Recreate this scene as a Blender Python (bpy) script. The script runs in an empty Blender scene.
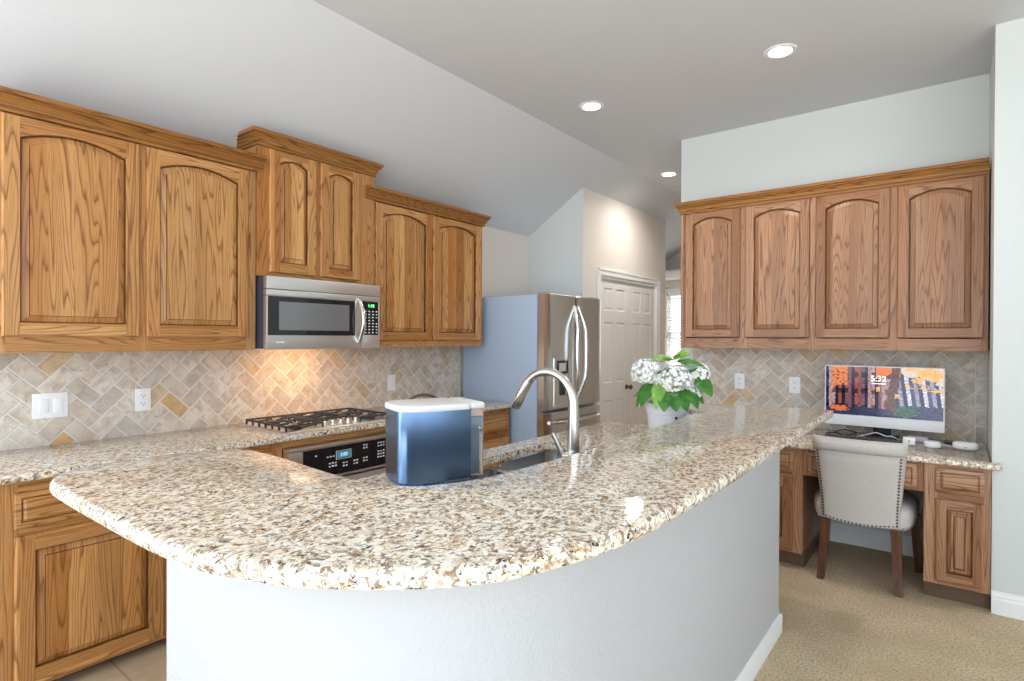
import bpy, bmesh, math, random
from mathutils import Vector, Matrix, noise as mnoise
PI = math.pi
random.seed(11)
S = bpy.context.scene
COL = S.collection

# ------------------------------------------------------------------ camera
cam_data = bpy.data.cameras.new('camera')
cam = bpy.data.objects.new('camera', cam_data); COL.objects.link(cam)
cam_data.sensor_fit = 'HORIZONTAL'; cam_data.sensor_width = 36.0
cam_data.lens = 569.74 / 1024 * 36.0
cam_data.clip_start = 0.02
yaw, pitch, roll = math.radians(38.011), math.radians(-0.27), math.radians(0.233)
f = Vector((-math.sin(yaw) * math.cos(pitch), math.cos(yaw) * math.cos(pitch), math.sin(pitch)))
r0 = Vector((math.cos(yaw), math.sin(yaw), 0)); u0 = r0.cross(f)
rt = r0 * math.cos(roll) + u0 * math.sin(roll); up = u0 * math.cos(roll) - r0 * math.sin(roll)
M = Matrix((rt, up, -f)).transposed().to_4x4(); M.translation = Vector((3.51, 0, 1.4507))
cam.matrix_world = M
S.camera = cam

# ------------------------------------------------------------------ view, world, daylight
S.view_settings.view_transform = 'Standard'
S.view_settings.look = 'None'
S.view_settings.gamma = 1.0
S.view_settings.use_curve_mapping = False
S.view_settings.exposure = 0.68
W = bpy.data.worlds.new('sky'); S.world = W; W.use_nodes = True
bgn = W.node_tree.nodes['Background']
bgn.inputs[1].default_value = 2.1
# pale sky, and a brighter lower half added to lift the ceiling
wt = W.node_tree; wc = wt.nodes.new('ShaderNodeTexCoord'); ws = wt.nodes.new('ShaderNodeSeparateXYZ'); wr = wt.nodes.new('ShaderNodeValToRGB')
wt.links.new(wc.outputs['Generated'], ws.inputs[0])
wm = wt.nodes.new('ShaderNodeMath'); wm.operation = 'MULTIPLY_ADD'; wm.inputs[1].default_value = .5; wm.inputs[2].default_value = .5
wt.links.new(ws.outputs['Z'], wm.inputs[0]); wt.links.new(wm.outputs[0], wr.inputs[0]); wt.links.new(wr.outputs[0], bgn.inputs[0])
wr.color_ramp.elements[0].position = .47; wr.color_ramp.elements[0].color = (1.12, 1.16, 1.20, 1)
wr.color_ramp.elements[1].position = .52; wr.color_ramp.elements[1].color = (.78, .90, 1.02, 1)

def area(name, loc, target, sx, sy, power, col):
    L = bpy.data.lights.new(name, 'AREA'); L.shape = 'RECTANGLE'; L.size = sx; L.size_y = sy
    L.energy = power; L.color = col
    o = bpy.data.objects.new(name, L); COL.objects.link(o); o.location = loc
    o.rotation_euler = (Vector(target) - Vector(loc)).to_track_quat('-Z', 'Y').to_euler()
    return o
DAY = (0.90, 0.95, 1.0)
# the room is left unwalled behind the camera to let even skylight in; a nook window on the left and a window in the hall add to it
area('daylight_nook', (0.02, -1.2, 1.5), (3, -1.0, 1.6), 1.5, 1.9, 16, DAY)
area('daylight_hall', (0.60, 8.16, 1.5), (0.8, 5.0, 1.4), 0.85, 1.2, 5, (1.0, 0.93, 0.86))

# ------------------------------------------------------------------ object helpers
def thing(name, label, cat, loc=(0, 0, 0), rotz=0, group=None):
    o = bpy.data.objects.new(name, None); COL.objects.link(o)
    o.empty_display_size = 0.1
    o.location = loc; o.rotation_euler = (0, 0, rotz)
    o['label'] = label; o['category'] = cat
    if group: o['group'] = group
    return o
def tag(o, label, cat, group=None):
    o['label'] = label; o['category'] = cat
    if group: o['group'] = group
    return o
def struct(o):
    o['kind'] = 'structure'; return o

def obj(name, bm, mats, parent=None, smooth=None, loc=None, rotz=0):
    """link bmesh as ONE mesh object. smooth: None flat, angle in degrees otherwise"""
    bmesh.ops.recalc_face_normals(bm, faces=bm.faces)
    me = bpy.data.meshes.new(name)
    if smooth:
        lim = math.radians(smooth)
        for fc in bm.faces: fc.smooth = True
        for e in bm.edges:
            if len(e.link_faces) == 2:
                e.smooth = e.calc_face_angle(0) < lim
    bm.to_mesh(me); bm.free()
    if not isinstance(mats, (list, tuple)): mats = [mats]
    for m in mats: me.materials.append(m)
    o = bpy.data.objects.new(name, me); COL.objects.link(o)
    if parent is not None: o.parent = parent
    if loc is not None: o.location = loc
    if rotz: o.rotation_euler = (0, 0, rotz)
    return o

def dup(root, loc, rotz, label, group=None):
    r = root.copy(); COL.objects.link(r); r.location = loc; r.rotation_euler = (0, 0, rotz)
    r['label'] = label
    if group: r['group'] = group
    for ch in list(root.children):
        c = ch.copy(); COL.objects.link(c); c.parent = r
        for g in ch.children:
            d = g.copy(); COL.objects.link(d); d.parent = c
    return r

def BM(): return bmesh.new()

def box(bm, x0, x1, y0, y1, z0, z1, bev=0.0, mi=0, seg=2, M=None):
    t = bmesh.new()
    vs = [t.verts.new(p) for p in ((x0,y0,z0),(x1,y0,z0),(x1,y1,z0),(x0,y1,z0),(x0,y0,z1),(x1,y0,z1),(x1,y1,z1),(x0,y1,z1))]
    for q in ((0,3,2,1),(4,5,6,7),(0,1,5,4),(1,2,6,5),(2,3,7,6),(3,0,4,7)): t.faces.new([vs[i] for i in q])
    if bev > 0:
        bmesh.ops.bevel(t, geom=t.edges[:], offset=bev, segments=seg, affect='EDGES', profile=0.6)
    merge(bm, t, mi, M)

def merge(bm, t, mi=None, M=None):
    vm = {}
    for v in t.verts:
        vm[v] = bm.verts.new(M @ v.co if M is not None else v.co)
    for fc in t.faces:
        try: n = bm.faces.new([vm[v] for v in fc.verts])
        except ValueError: continue
        n.material_index = fc.material_index if mi is None else mi
        n.smooth = fc.smooth
    t.free()

def cyl(bm, p, axis, r, h, seg=20, r2=None, bev=0.0, mi=0):
    """cylinder from p along axis"""
    t = bmesh.new()
    bmesh.ops.create_cone(t, cap_ends=True, segments=seg, radius1=r, radius2=r if r2 is None else r2, depth=h)
    bmesh.ops.translate(t, verts=t.verts, vec=(0, 0, h / 2))
    if bev:
        es = [e for e in t.edges if len(e.link_faces) == 2 and e.calc_face_angle(0) > 1.0]
        bmesh.ops.bevel(t, geom=es, offset=bev, segments=2, affect='EDGES')
    q = Vector((0, 0, 1)).rotation_difference(Vector(axis).normalized()).to_matrix().to_4x4()
    q.translation = Vector(p)
    merge(bm, t, mi, q)

def lathe(bm, prof, c=(0, 0, 0), seg=32, mi=0, M=None):
    """prof: list of (r, z)"""
    t = bmesh.new(); rings = []
    for r, z in prof:
        if r < 1e-6: rings.append([t.verts.new((0, 0, z))])
        else: rings.append([t.verts.new((r * math.cos(2*PI*k/seg), r * math.sin(2*PI*k/seg), z)) for k in range(seg)])
    for a, b in zip(rings, rings[1:]):
        for k in range(seg):
            k2 = (k + 1) % seg
            if len(a) == 1 and len(b) == 1: continue
            if len(a) == 1: t.faces.new((a[0], b[k], b[k2]))
            elif len(b) == 1: t.faces.new((a[k], a[k2], b[0]))
            else: t.faces.new((a[k], a[k2], b[k2], b[k]))
    T = Matrix.Translation(Vector(c))
    merge(bm, t, mi, T @ M if M is not None else T)

def tube(bm, pts, rad, seg=10, mi=0, caps=True, flat=1.0):
    pts = [Vector(p) for p in pts]; n = len(pts)
    rads = rad if isinstance(rad, (list, tuple)) else [rad] * n
    prev = None; rings = []
    for i, p in enumerate(pts):
        d = (pts[min(i + 1, n - 1)] - pts[max(i - 1, 0)]).normalized()
        if prev is None:
            a = Vector((0, 0, 1)) if abs(d.z) < 0.9 else Vector((1, 0, 0))
            s = d.cross(a).normalized()
        else:
            s = (prev - d * prev.dot(d)).normalized()
        prev = s; b = d.cross(s)
        rings.append([bm.verts.new(p + (s * math.cos(2*PI*k/seg) + b * math.sin(2*PI*k/seg) * flat) * rads[i]) for k in range(seg)])
    for a, b in zip(rings, rings[1:]):
        for k in range(seg):
            fc = bm.faces.new((a[k], a[(k+1) % seg], b[(k+1) % seg], b[k])); fc.material_index = mi
    if caps:
        for r in (rings[0], rings[-1]):
            fc = bm.faces.new(r); fc.material_index = mi

def catmull(pts, n=6, closed=False):
    P = [Vector(p) for p in pts]; out = []; N = len(P)
    rng = range(N) if closed else range(N - 1)
    for i in rng:
        if closed: a, b, c, d = P[i-1], P[i], P[(i+1) % N], P[(i+2) % N]
        else: a, b, c, d = P[max(i-1, 0)], P[i], P[i+1], P[min(i+2, N-1)]
        for k in range(n):
            t = k / n
            out.append(0.5 * ((2*b) + (c-a)*t + (2*a-5*b+4*c-d)*t*t + (3*b-a-3*c+d)*t**3))
    if not closed: out.append(P[-1])
    return out

def rounded(pts, radii, n=6):
    """polygon with rounded corners (2D)"""
    out = []; N = len(pts)
    for i in range(N):
        p = Vector(pts[i]); a = Vector(pts[i-1]); b = Vector(pts[(i+1) % N])
        r = radii[i] if isinstance(radii, (list, tuple)) else radii
        if r <= 0: out.append(p.copy()); continue
        da = (a - p).normalized(); db = (b - p).normalized()
        ang = da.angle(db); d = r / math.tan(ang / 2)
        d = min(d, (a-p).length * .49, (b-p).length * .49); r2 = d * math.tan(ang / 2)
        c = p + (da + db).normalized() * (r2 / math.sin(ang / 2))
        s = p + da * d - c; e = p + db * d - c
        a0 = math.atan2(s.y, s.x); a1 = math.atan2(e.y, e.x)
        dd = (a1 - a0 + PI) % (2*PI) - PI
        for k in range(n + 1):
            t = a0 + dd * k / n
            out.append(c + Vector((math.cos(t), math.sin(t))) * r2)
    return out

def area2(pts):
    return 0.5 * sum(pts[i-1][0] * pts[i][1] - pts[i][0] * pts[i-1][1] for i in range(len(pts)))

def inset(pts, d):
    """pts CCW; move inward by d"""
    N = len(pts); out = []
    for i in range(N):
        p = Vector(pts[i][:2]); a = Vector(pts[i-1][:2]); b = Vector(pts[(i+1) % N][:2])
        e1 = (p - a); e2 = (b - p)
        if e1.length < 1e-7: e1 = e2
        if e2.length < 1e-7: e2 = e1
        n1 = Vector((-e1.y, e1.x)).normalized(); n2 = Vector((-e2.y, e2.x)).normalized()
        m = n1 + n2
        m = m / max(m.dot(m) / 2, 0.35)
        out.append(p + m * d)
    return out

def slab(bm, outline, levels, mi=0, holes=(), cap_bottom=True, cap_top=True):
    """stack of loops: levels = [(inset, z), ...] from bottom to top, closed by caps; holes go straight through"""
    pts = [Vector(p[:2]) for p in outline]
    if area2(pts) < 0: pts.reverse()
    loops = []
    for d, z in levels:
        q = inset(pts, d) if abs(d) > 1e-9 else pts
        loops.append([bm.verts.new((p.x, p.y, z)) for p in q])
    N = len(pts)
    for a, b in zip(loops, loops[1:]):
        for k in range(N):
            fc = bm.faces.new((a[k], a[(k+1) % N], b[(k+1) % N], b[k])); fc.material_index = mi
    hl = []
    for h in holes:
        lo = [bm.verts.new((p[0], p[1], levels[0][1])) for p in h]; hi = [bm.verts.new((p[0], p[1], levels[-1][1])) for p in h]
        for k in range(len(h)):
            fc = bm.faces.new((lo[k], lo[(k+1) % len(h)], hi[(k+1) % len(h)], hi[k])); fc.material_index = mi
        hl.append((lo, hi))
    for which, do in ((0, cap_bottom), (-1, cap_top)):
        if not do: continue
        loop = loops[which]
        if not holes:
            fc = bm.faces.new(loop); fc.material_index = mi
        else:
            es = []
            for lp in [loop] + [h[which] for h in hl]:
                for k in range(len(lp)):
                    e = bm.edges.get((lp[k], lp[(k+1) % len(lp)]))
                    es.append(e)
            bmesh.ops.triangle_fill(bm, use_beauty=True, edges=es)

# ------------------------------------------------------------------ materials
def mat(name, base=(.8,.8,.8), rough=.5, metal=0.0, spec=0.5, coat=0.0, trans=0.0, emit=None, estr=0.0, ior=1.45, alpha=1.0):
    m = bpy.data.materials.new(name); m.use_nodes = True
    b = m.node_tree.nodes['Principled BSDF']
    b.inputs['Base Color'].default_value = (*base, 1)
    b.inputs['Roughness'].default_value = rough
    b.inputs['Metallic'].default_value = metal
    b.inputs['Specular IOR Level'].default_value = spec
    b.inputs['Coat Weight'].default_value = coat
    b.inputs['Coat Roughness'].default_value = .12
    b.inputs['Transmission Weight'].default_value = trans
    b.inputs['IOR'].default_value = ior
    b.inputs['Alpha'].default_value = alpha
    if emit:
        b.inputs['Emission Color'].default_value = (*emit, 1); b.inputs['Emission Strength'].default_value = estr
    return m

class NT:
    def __init__(s, m):
        s.t = m.node_tree; s.n = s.t.nodes; s.l = s.t.links; s.b = s.n['Principled BSDF']
    def new(s, typ, **kw):
        n = s.n.new(typ)
        for k, v in kw.items(): setattr(n, k, v)
        return n
    def link(s, a, b): s.l.new(a, b)
    def math(s, op, a, b=None, c=None):
        n = s.new('ShaderNodeMath', operation=op)
        for i, v in enumerate((a, b, c)):
            if v is None: continue
            if isinstance(v, (int, float)): n.inputs[i].default_value = v
            else: s.link(v, n.inputs[i])
        return n.outputs[0]
    def vmath(s, op, a, b):
        n = s.new('ShaderNodeVectorMath', operation=op)
        for i, v in enumerate((a, b)):
            if isinstance(v, (tuple, list)): n.inputs[i].default_value = v
            else: s.link(v, n.inputs[i])
        return n.outputs[0]
    def noise(s, vec, scale, detail=2, rough=.5, dist=0.0):
        n = s.new('ShaderNodeTexNoise'); s.link(vec, n.inputs['Vector'])
        n.inputs['Scale'].default_value = scale; n.inputs['Detail'].default_value = detail
        n.inputs['Roughness'].default_value = rough; n.inputs['Distortion'].default_value = dist
        return n
    def ramp(s, fac, stops, interp='LINEAR'):
        n = s.new('ShaderNodeValToRGB'); s.link(fac, n.inputs[0]); cr = n.color_ramp; cr.interpolation = interp
        while len(cr.elements) < len(stops): cr.elements.new(0.5)
        for e, (p, c) in zip(cr.elements, stops):
            e.position = p; e.color = (*c, 1) if len(c) == 3 else c
        return n.outputs[0]
    def mix(s, fac, a, b, blend='MIX'):
        n = s.new('ShaderNodeMix', data_type='RGBA', blend_type=blend)
        for sock, v in ((n.inputs[0], fac), (n.inputs[6], a), (n.inputs[7], b)):
            if isinstance(v, (int, float)): sock.default_value = v
            elif isinstance(v, (tuple, list)): sock.default_value = (*v, 1) if len(v) == 3 else v
            else: s.link(v, sock)
        return n.outputs[2]
    def bump(s, h, strength=.2, dist=.01):
        n = s.new('ShaderNodeBump'); s.link(h, n.inputs['Height']); n.inputs['Strength'].default_value = strength
        n.inputs['Distance'].default_value = dist; s.link(n.outputs[0], s.b.inputs['Normal'])
    def obj_coord(s): return s.new('ShaderNodeTexCoord').outputs['Object']
    def world_coord(s): return s.new('ShaderNodeNewGeometry').outputs['Position']

def oak(name, along, light=(.64,.345,.130), mid=(.42,.170,.040), dark=(.15,.045,.009)):
    m = mat(name, rough=.34, spec=.45); t = NT(m)
    co = t.obj_coord()
    sep = t.new('ShaderNodeSeparateXYZ'); t.link(co, sep.inputs[0])
    rnd = t.new('ShaderNodeObjectInfo').outputs['Random']
    X, Y, Z = sep.outputs
    if along == 'z': ac, al = X, Z
    elif along == 'x': ac, al = Z, X
    else: ac, al = Z, Y
    r37 = t.math('MULTIPLY', rnd, 37.0)
    # glued-up boards about 9 cm wide, each with its own figure
    wn = t.new('ShaderNodeTexWhiteNoise', noise_dimensions='1D')
    bid = t.math('FLOOR', t.math('ADD', t.math('DIVIDE', ac, 0.093), r37))
    t.link(bid, wn.inputs['W'])
    boff = t.math('MULTIPLY', wn.outputs['Value'], 23.0)
    cv = t.new('ShaderNodeCombineXYZ')
    t.link(t.math('ADD', t.math('MULTIPLY', ac, 1.0), r37), cv.inputs[0])
    t.link(boff, cv.inputs[1])
    t.link(t.math('ADD', t.math('MULTIPLY', al, 0.058), r37), cv.inputs[2])
    n1 = t.noise(cv.outputs[0], 8.5, 2.0, .40, .15)
    ring = t.math('FRACT', t.math('MULTIPLY', n1.outputs['Fac'], 30.0))
    ringc = t.ramp(ring, [(0, (.22,)*3), (.08, (.40,)*3), (.24, (.84,)*3), (.70, (1,)*3), (.93, (.86,)*3), (1, (.22,)*3)])
    cv2 = t.new('ShaderNodeCombineXYZ')
    t.link(ac, cv2.inputs[0]); t.link(r37, cv2.inputs[1]); t.link(t.math('MULTIPLY', al, 0.035), cv2.inputs[2])
    pore = t.noise(cv2.outputs[0], 260.0, 2, .6)
    porec = t.ramp(pore.outputs['Fac'], [(.34, (.45,)*3), (.52, (1,)*3)])
    big = t.noise(cv.outputs[0], 2.2, 2, .5)
    basec = t.mix(t.ramp(big.outputs['Fac'], [(.35, (0,)*3), (.65, (1,)*3)]), mid, light)
    tone = t.math('ADD', t.math('MULTIPLY', wn.outputs['Value'], .30), .84)
    vm = t.new('ShaderNodeVectorMath', operation='SCALE'); t.link(basec, vm.inputs[0]); t.link(tone, vm.inputs['Scale'])
    c1 = t.mix(t.math('SUBTRACT', 1.0, ringc), vm.outputs[0], dark)
    c2 = t.mix(t.math('MULTIPLY', t.math('SUBTRACT', 1.0, porec), .55), c1, dark)
    t.link(c2, t.b.inputs['Base Color'])
    t.bump(t.math('MULTIPLY', ringc, porec), .12, .002)
    return m

OAKV = oak('oak_grain_upright', 'z')
OAKH = oak('oak_grain_level', 'x')
OAKY = oak('oak_grain_deep', 'y')
GROOVE_STAIN_SHADE = oak('oak_groove_stain_shade', 'z', (.20,.085,.022), (.13,.050,.012), (.06,.020,.005))  # dark oak: groove stain and the grooves' shadow lines in one colour
CROWNH = oak('shade_dark_crown_level', 'x', (.40,.185,.050), (.27,.105,.022), (.10,.032,.007))  # darker oak copies, the crown's downward-facing shade put into the colour
CROWNY = oak('shade_dark_crown_deep', 'y', (.40,.185,.050), (.27,.105,.022), (.10,.032,.007))
OAKS = [OAKV, OAKH, GROOVE_STAIN_SHADE]
# desk cabinets: the same oak with the cool light's pink cast in its colour
ROSEV = oak('oak_pink_cast_upright', 'z', (.50,.285,.165), (.335,.155,.070), (.13,.045,.015))
ROSEH = oak('oak_pink_cast_level', 'x', (.50,.285,.165), (.335,.155,.070), (.13,.045,.015))
ROSE = [ROSEV, ROSEH, GROOVE_STAIN_SHADE]
TOE = mat('dark_toe_board', (.13, .075, .045), .6)  # one dark brown for all the recessed toe boards

def granite():
    m = mat('speckled_granite', rough=.10, spec=.42); t = NT(m)
    co = t.world_coord()
    wob = t.noise(co, 9, 2).outputs['Color']
    n = t.new('ShaderNodeVectorMath', operation='MULTIPLY_ADD')
    t.link(wob, n.inputs[0]); n.inputs[1].default_value = (.05, .05, .05); t.link(co, n.inputs[2])
    v = n.outputs[0]
    st = t.vmath('MULTIPLY', v, (1.0, 0.75, 1.0))
    A = t.noise(st, 30, 3, .6).outputs['Fac']
    base = t.ramp(A, [(.30, (.42,.28,.16)), (.42, (.61,.46,.31)), (.52, (.77,.68,.53)), (.66, (.82,.76,.67))])
    B = t.noise(st, 105, 3, .6).outputs['Fac']
    c = t.mix(t.ramp(B, [(.50, (0,)*3), (.58, (1,)*3)]), base, (.88,.83,.74))
    Cn = t.noise(st, 76, 4, .62, .4).outputs['Fac']
    c = t.mix(t.ramp(Cn, [(.395, (.95,)*3), (.455, (0,)*3)]), c, (.25,.135,.065))
    G = t.noise(t.vmath('ADD', st, (7.1, 3.3, 1.9)), 88, 3, .6).outputs['Fac']
    c = t.mix(t.ramp(G, [(.39, (.9,)*3), (.45, (0,)*3)]), c, (.30,.255,.21))
    vor = t.new('ShaderNodeTexVoronoi'); t.link(st, vor.inputs['Vector']); vor.inputs['Scale'].default_value = 150
    D = t.noise(t.vmath('ADD', st, (3.1, 9.3, 4.9)), 74, 3, .65).outputs['Fac']
    k = t.math('MULTIPLY', t.ramp(D, [(.39, (1,)*3), (.44, (0,)*3)]), t.ramp(vor.outputs['Distance'], [(.35, (1,)*3), (.60, (.25,)*3)]))
    c = t.mix(k, c, (.025,.020,.020))
    t.link(c, t.b.inputs['Base Color'])
    t.link(t.math('ADD', t.math('MULTIPLY', B, .06), .07), t.b.inputs['Roughness'])
    return m
GRANITE = granite()

def travertine():
    m = mat('tumbled_travertine', rough=.55, spec=.35); t = NT(m)
    co = t.world_coord()
    at = t.new('ShaderNodeAttribute', attribute_name='tone', attribute_type='GEOMETRY')
    tone = at.outputs['Fac']
    c = t.ramp(tone, [(0, (.55,.50,.45)), (.22, (.66,.585,.50)), (.45, (.70,.65,.59)), (.62, (.61,.52,.43)), (.78, (.72,.65,.56)), (.93, (.64,.49,.31)), (.985, (.64,.40,.18))], 'CONSTANT')
    off = t.new('ShaderNodeVectorMath', operation='SCALE'); t.link(co, off.inputs[0]); off.inputs['Scale'].default_value = 1.0
    cv = t.new('ShaderNodeCombineXYZ'); t.link(t.math('MULTIPLY', tone, 31.0), cv.inputs[0])
    v = t.vmath('ADD', off.outputs[0], cv.outputs[0])
    n1 = t.noise(v, 16, 4, .6, .6).outputs['Fac']
    c = t.mix(t.ramp(n1, [(.36, (.70,)*3), (.60, (0,)*3)]), c, (.40,.31,.22))
    n3 = t.noise(v, 7, 3, .6).outputs['Fac']
    c = t.mix(t.ramp(n3, [(.5, (0,)*3), (.7, (.5,)*3)]), c, (.60,.58,.55))
    n2 = t.noise(v, 60, 3, .65).outputs['Fac']
    pit = t.ramp(n2, [(.29, (1,)*3), (.34, (0,)*3)])
    c = t.mix(pit, c, (.14,.105,.08))
    t.link(c, t.b.inputs['Base Color'])
    t.bump(t.math('SUBTRACT', n1, pit), .25, .004)
    return m
TRAV = travertine()
GROUT = mat('pale_grout', (.72,.69,.64), .8)

def paint(name, col, bump=.05, scale=140, rough=.55):
    m = mat(name, col, rough, spec=.3); t = NT(m)
    n = t.noise(t.world_coord(), scale, 2, .5).outputs['Fac']
    t.bump(n, bump, .01)
    return m
WALL = paint('wall_paint', (.64,.67,.65), .05, 110)
WALLW = paint('warm_wall_paint', (.75,.69,.62), .05, 110)
CEIL = paint('ceiling_paint', (.66,.68,.70), .06, 90, .7)
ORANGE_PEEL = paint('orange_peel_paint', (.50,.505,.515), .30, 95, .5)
TRIM = mat('white_trim_paint', (.83,.83,.82), .35)
DOORW = mat('white_door_paint', (.80,.77,.73), .35)

def carpet():
    m = mat('beige_carpet', rough=.95, spec=.1); t = NT(m); co = t.world_coord()
    a = t.noise(co, 95, 3, .7).outputs['Fac']; b = t.noise(co, 3.5, 3, .6).outputs['Fac']; d = t.noise(co, 40, 2, .6).outputs['Fac']
    c = t.ramp(a, [(.32, (.36,.26,.15)), (.5, (.66,.52,.35)), (.68, (.82,.69,.50))])
    c = t.mix(t.ramp(b, [(.35, (0,)*3), (.65, (.35,)*3)]), c, (.40,.29,.17))
    t.link(c, t.b.inputs['Base Color'])
    t.bump(t.math('ADD', a, t.math('MULTIPLY', d, 1.2)), .6, .012)
    return m
CARPET = carpet()

def floortile():
    m = mat('beige_floor_tile', rough=.35); t = NT(m); co = t.world_coord()
    br = t.new('ShaderNodeTexBrick', offset=0.0, squash=1.0); t.link(co, br.inputs['Vector'])
    br.inputs['Scale'].default_value = 1.0; br.inputs['Brick Width'].default_value = .45; br.inputs['Row Height'].default_value = .45
    br.inputs['Mortar Size'].default_value = .005; br.inputs['Color1'].default_value = (.52,.40,.27,1); br.inputs['Color2'].default_value = (.47,.35,.23,1)
    br.inputs['Mortar'].default_value = (.30,.24,.18,1)
    n = t.noise(co, 9, 4, .6).outputs['Fac']
    c = t.mix(t.ramp(n, [(.35, (.5,)*3), (.6, (0,)*3)]), br.outputs['Color'], (.36,.26,.17))
    t.link(c, t.b.inputs['Base Color']); return m
TILE = floortile()

def brushed(name, col, rough=.28, axis='z', amt=.10):
    m = mat(name, col, rough, metal=1.0); t = NT(m)
    co = t.obj_coord()
    sc = {'z': (220, 220, 3), 'x': (3, 220, 220), 'y': (220, 3, 220)}[axis]
    n = t.noise(t.vmath('MULTIPLY', co, sc), 1.0, 2, .6).outputs['Fac']
    t.link(t.math('ADD', t.math('MULTIPLY', n, amt), rough - amt / 2), t.b.inputs['Roughness'])
    return m
STEEL = brushed('brushed_steel', (.78,.775,.77), .36, 'x')
STEELV = brushed('brushed_steel_upright', (.72,.71,.70), .22, 'z')
NICKEL = mat('brushed_nickel', (.66,.63,.59), .26, metal=1.0)
CHROME = mat('bright_chrome', (.80,.81,.82), .20, metal=1.0)
BLACKG = mat('black_glass', (.012,.013,.016), .05, spec=.6)
BLACKP = mat('black_plastic', (.02,.022,.03), .35)
IRON = mat('cast_iron', (.035,.037,.045), .45)
WHITEP = mat('white_plastic', (.84,.85,.86), .3)
DARK = mat('shadow_gap_black', (.01,.01,.01), .8)

# ------------------------------------------------------------------ SETTING
H = 3.12; XS = 0.98; ZL = 2.5           # ceiling height, where the slope meets the flat, slope foot
YD = 4.66; YR = 3.96; YP = 4.77; XP = 0.65

def sbox(name, m, *boxes):
    bm = BM()
    for b in boxes: box(bm, *b)
    return struct(obj(name, bm, m))

bm = BM(); box(bm, 2.75, 6.3, -2.2, YP, -.06, 0); box(bm, 1.93, 2.75, -2.2, 0.7, -.06, 0); box(bm, 1.67, 2.75, 3.05, YP, -.06, 0)
struct(obj('floor_carpet', bm, CARPET))
bm = BM(); box(bm, -.1, 1.93, -2.2, 8.1, -.06, -.001); box(bm, 1.93, 2.75, .7, 3.05, -.06, -.001); box(bm, 1.93, 3.0, YP, 8.1, -.06, -.001)
struct(obj('floor', bm, TILE))
sbox('wall_left', WALLW, (-.1, 0, -.40, YP + .1, 0, 2.6), (-.1, 0, -2.2, -2.0, 0, 2.6), (-.1, 0, -2.0, -.40, 0, .5), (-.1, 0, -2.0, -.40, 2.45, 2.6))
# ceiling: flat with a slope down to the left wall
bm = BM()
prof = [(-1.4, ZL - 1.4 * (H - ZL) / XS), (XS, H), (6.3, H), (6.3, H + .1), (XS - .03, H + .1), (-1.4, ZL - 1.4 * (H - ZL) / XS + .1)]
a = [bm.verts.new((x, -2.2, z)) for x, z in prof]; b = [bm.verts.new((x, 8.1, z)) for x, z in prof]
for k in range(6): bm.faces.new((a[k], a[(k+1) % 6], b[(k+1) % 6], b[k]))
bm.faces.new(a); bm.faces.new(b)
struct(obj('ceiling', bm, CEIL))
# pantry block: cool wall toward the kitchen, warm wall with the double door
sbox('wall_pantry_end', WALL, (0, XP - .004, YP, YP + .1, 0, 3.0))
DY0, DY1, DZ = 5.11, 6.48, 2.095
sbox('wall_pantry', WALLW, (XP - .12, XP, YP + .002, DY0, 0, 3.0), (XP - .12, XP, DY1, 6.75, 0, 3.0), (XP - .12, XP, DY0, DY1, DZ, 3.0), (-1.3, XP - .12, 6.63, 6.75, 0, 3.0))
# desk wall and the wall that closes the niche on the right
sbox('wall_desk', WALL, (1.67, 3.66, YD, YD + .14, 0, H))
sbox('wall_right', WALL, (3.66, 6.3, YR, YD + .14, 0, H))
sbox('wall_light_cut_right', WALL, (6.2, 6.3, 1.5, YR, 0, H))  # unseen wall, added and sized to cut the light from the right
# hall beyond and the rest of the room
WX0, WX1, WZ0, WZ1 = .15, 1.05, .90, 2.13
sbox('wall_hall_far', WALLW, (-1.3, WX0, 8.0, 8.1, 0, H), (WX1, 3.0, 8.0, 8.1, 0, H), (WX0, WX1, 8.0, 8.1, 0, WZ0), (WX0, WX1, 8.0, 8.1, WZ1, H))
sbox('wall_hall_side', WALLW, (2.9, 3.0, YD + .14, 8.0, 0, H))
sbox('wall_hall_left', WALLW, (-1.4, -1.3, 6.63, 8.1, 0, H))
def baseboard(name, p0, p1, out, h=.10):
    """p0,p1 on the wall face, out = unit vector off the wall"""
    bm = BM(); prof = [(0, 0), (.014, 0), (.014, h*.62), (.010, h*.72), (.010, h*.80), (.005, h*.92), (.004, h), (0, h)]
    L = []
    for p in (p0, p1): L.append([bm.verts.new((p[0] + out[0]*o, p[1] + out[1]*o, z)) for o, z in prof])
    n = len(prof)
    for k in range(n): bm.faces.new((L[0][k], L[0][(k+1) % n], L[1][(k+1) % n], L[1][k]))
    bm.faces.new(L[0]); bm.faces.new(L[1])
    return struct(obj(name, bm, TRIM))
baseboard('baseboard_right', (3.66, YR), (6.2, YR), (0, -1), .12)
baseboard('baseboard_desk', (2.76, YD), (3.36, YD), (0, -1), .13)
baseboard('baseboard_pantry', (XP, YP), (XP, DY0 - .07), (1, 0), .10)

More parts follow.
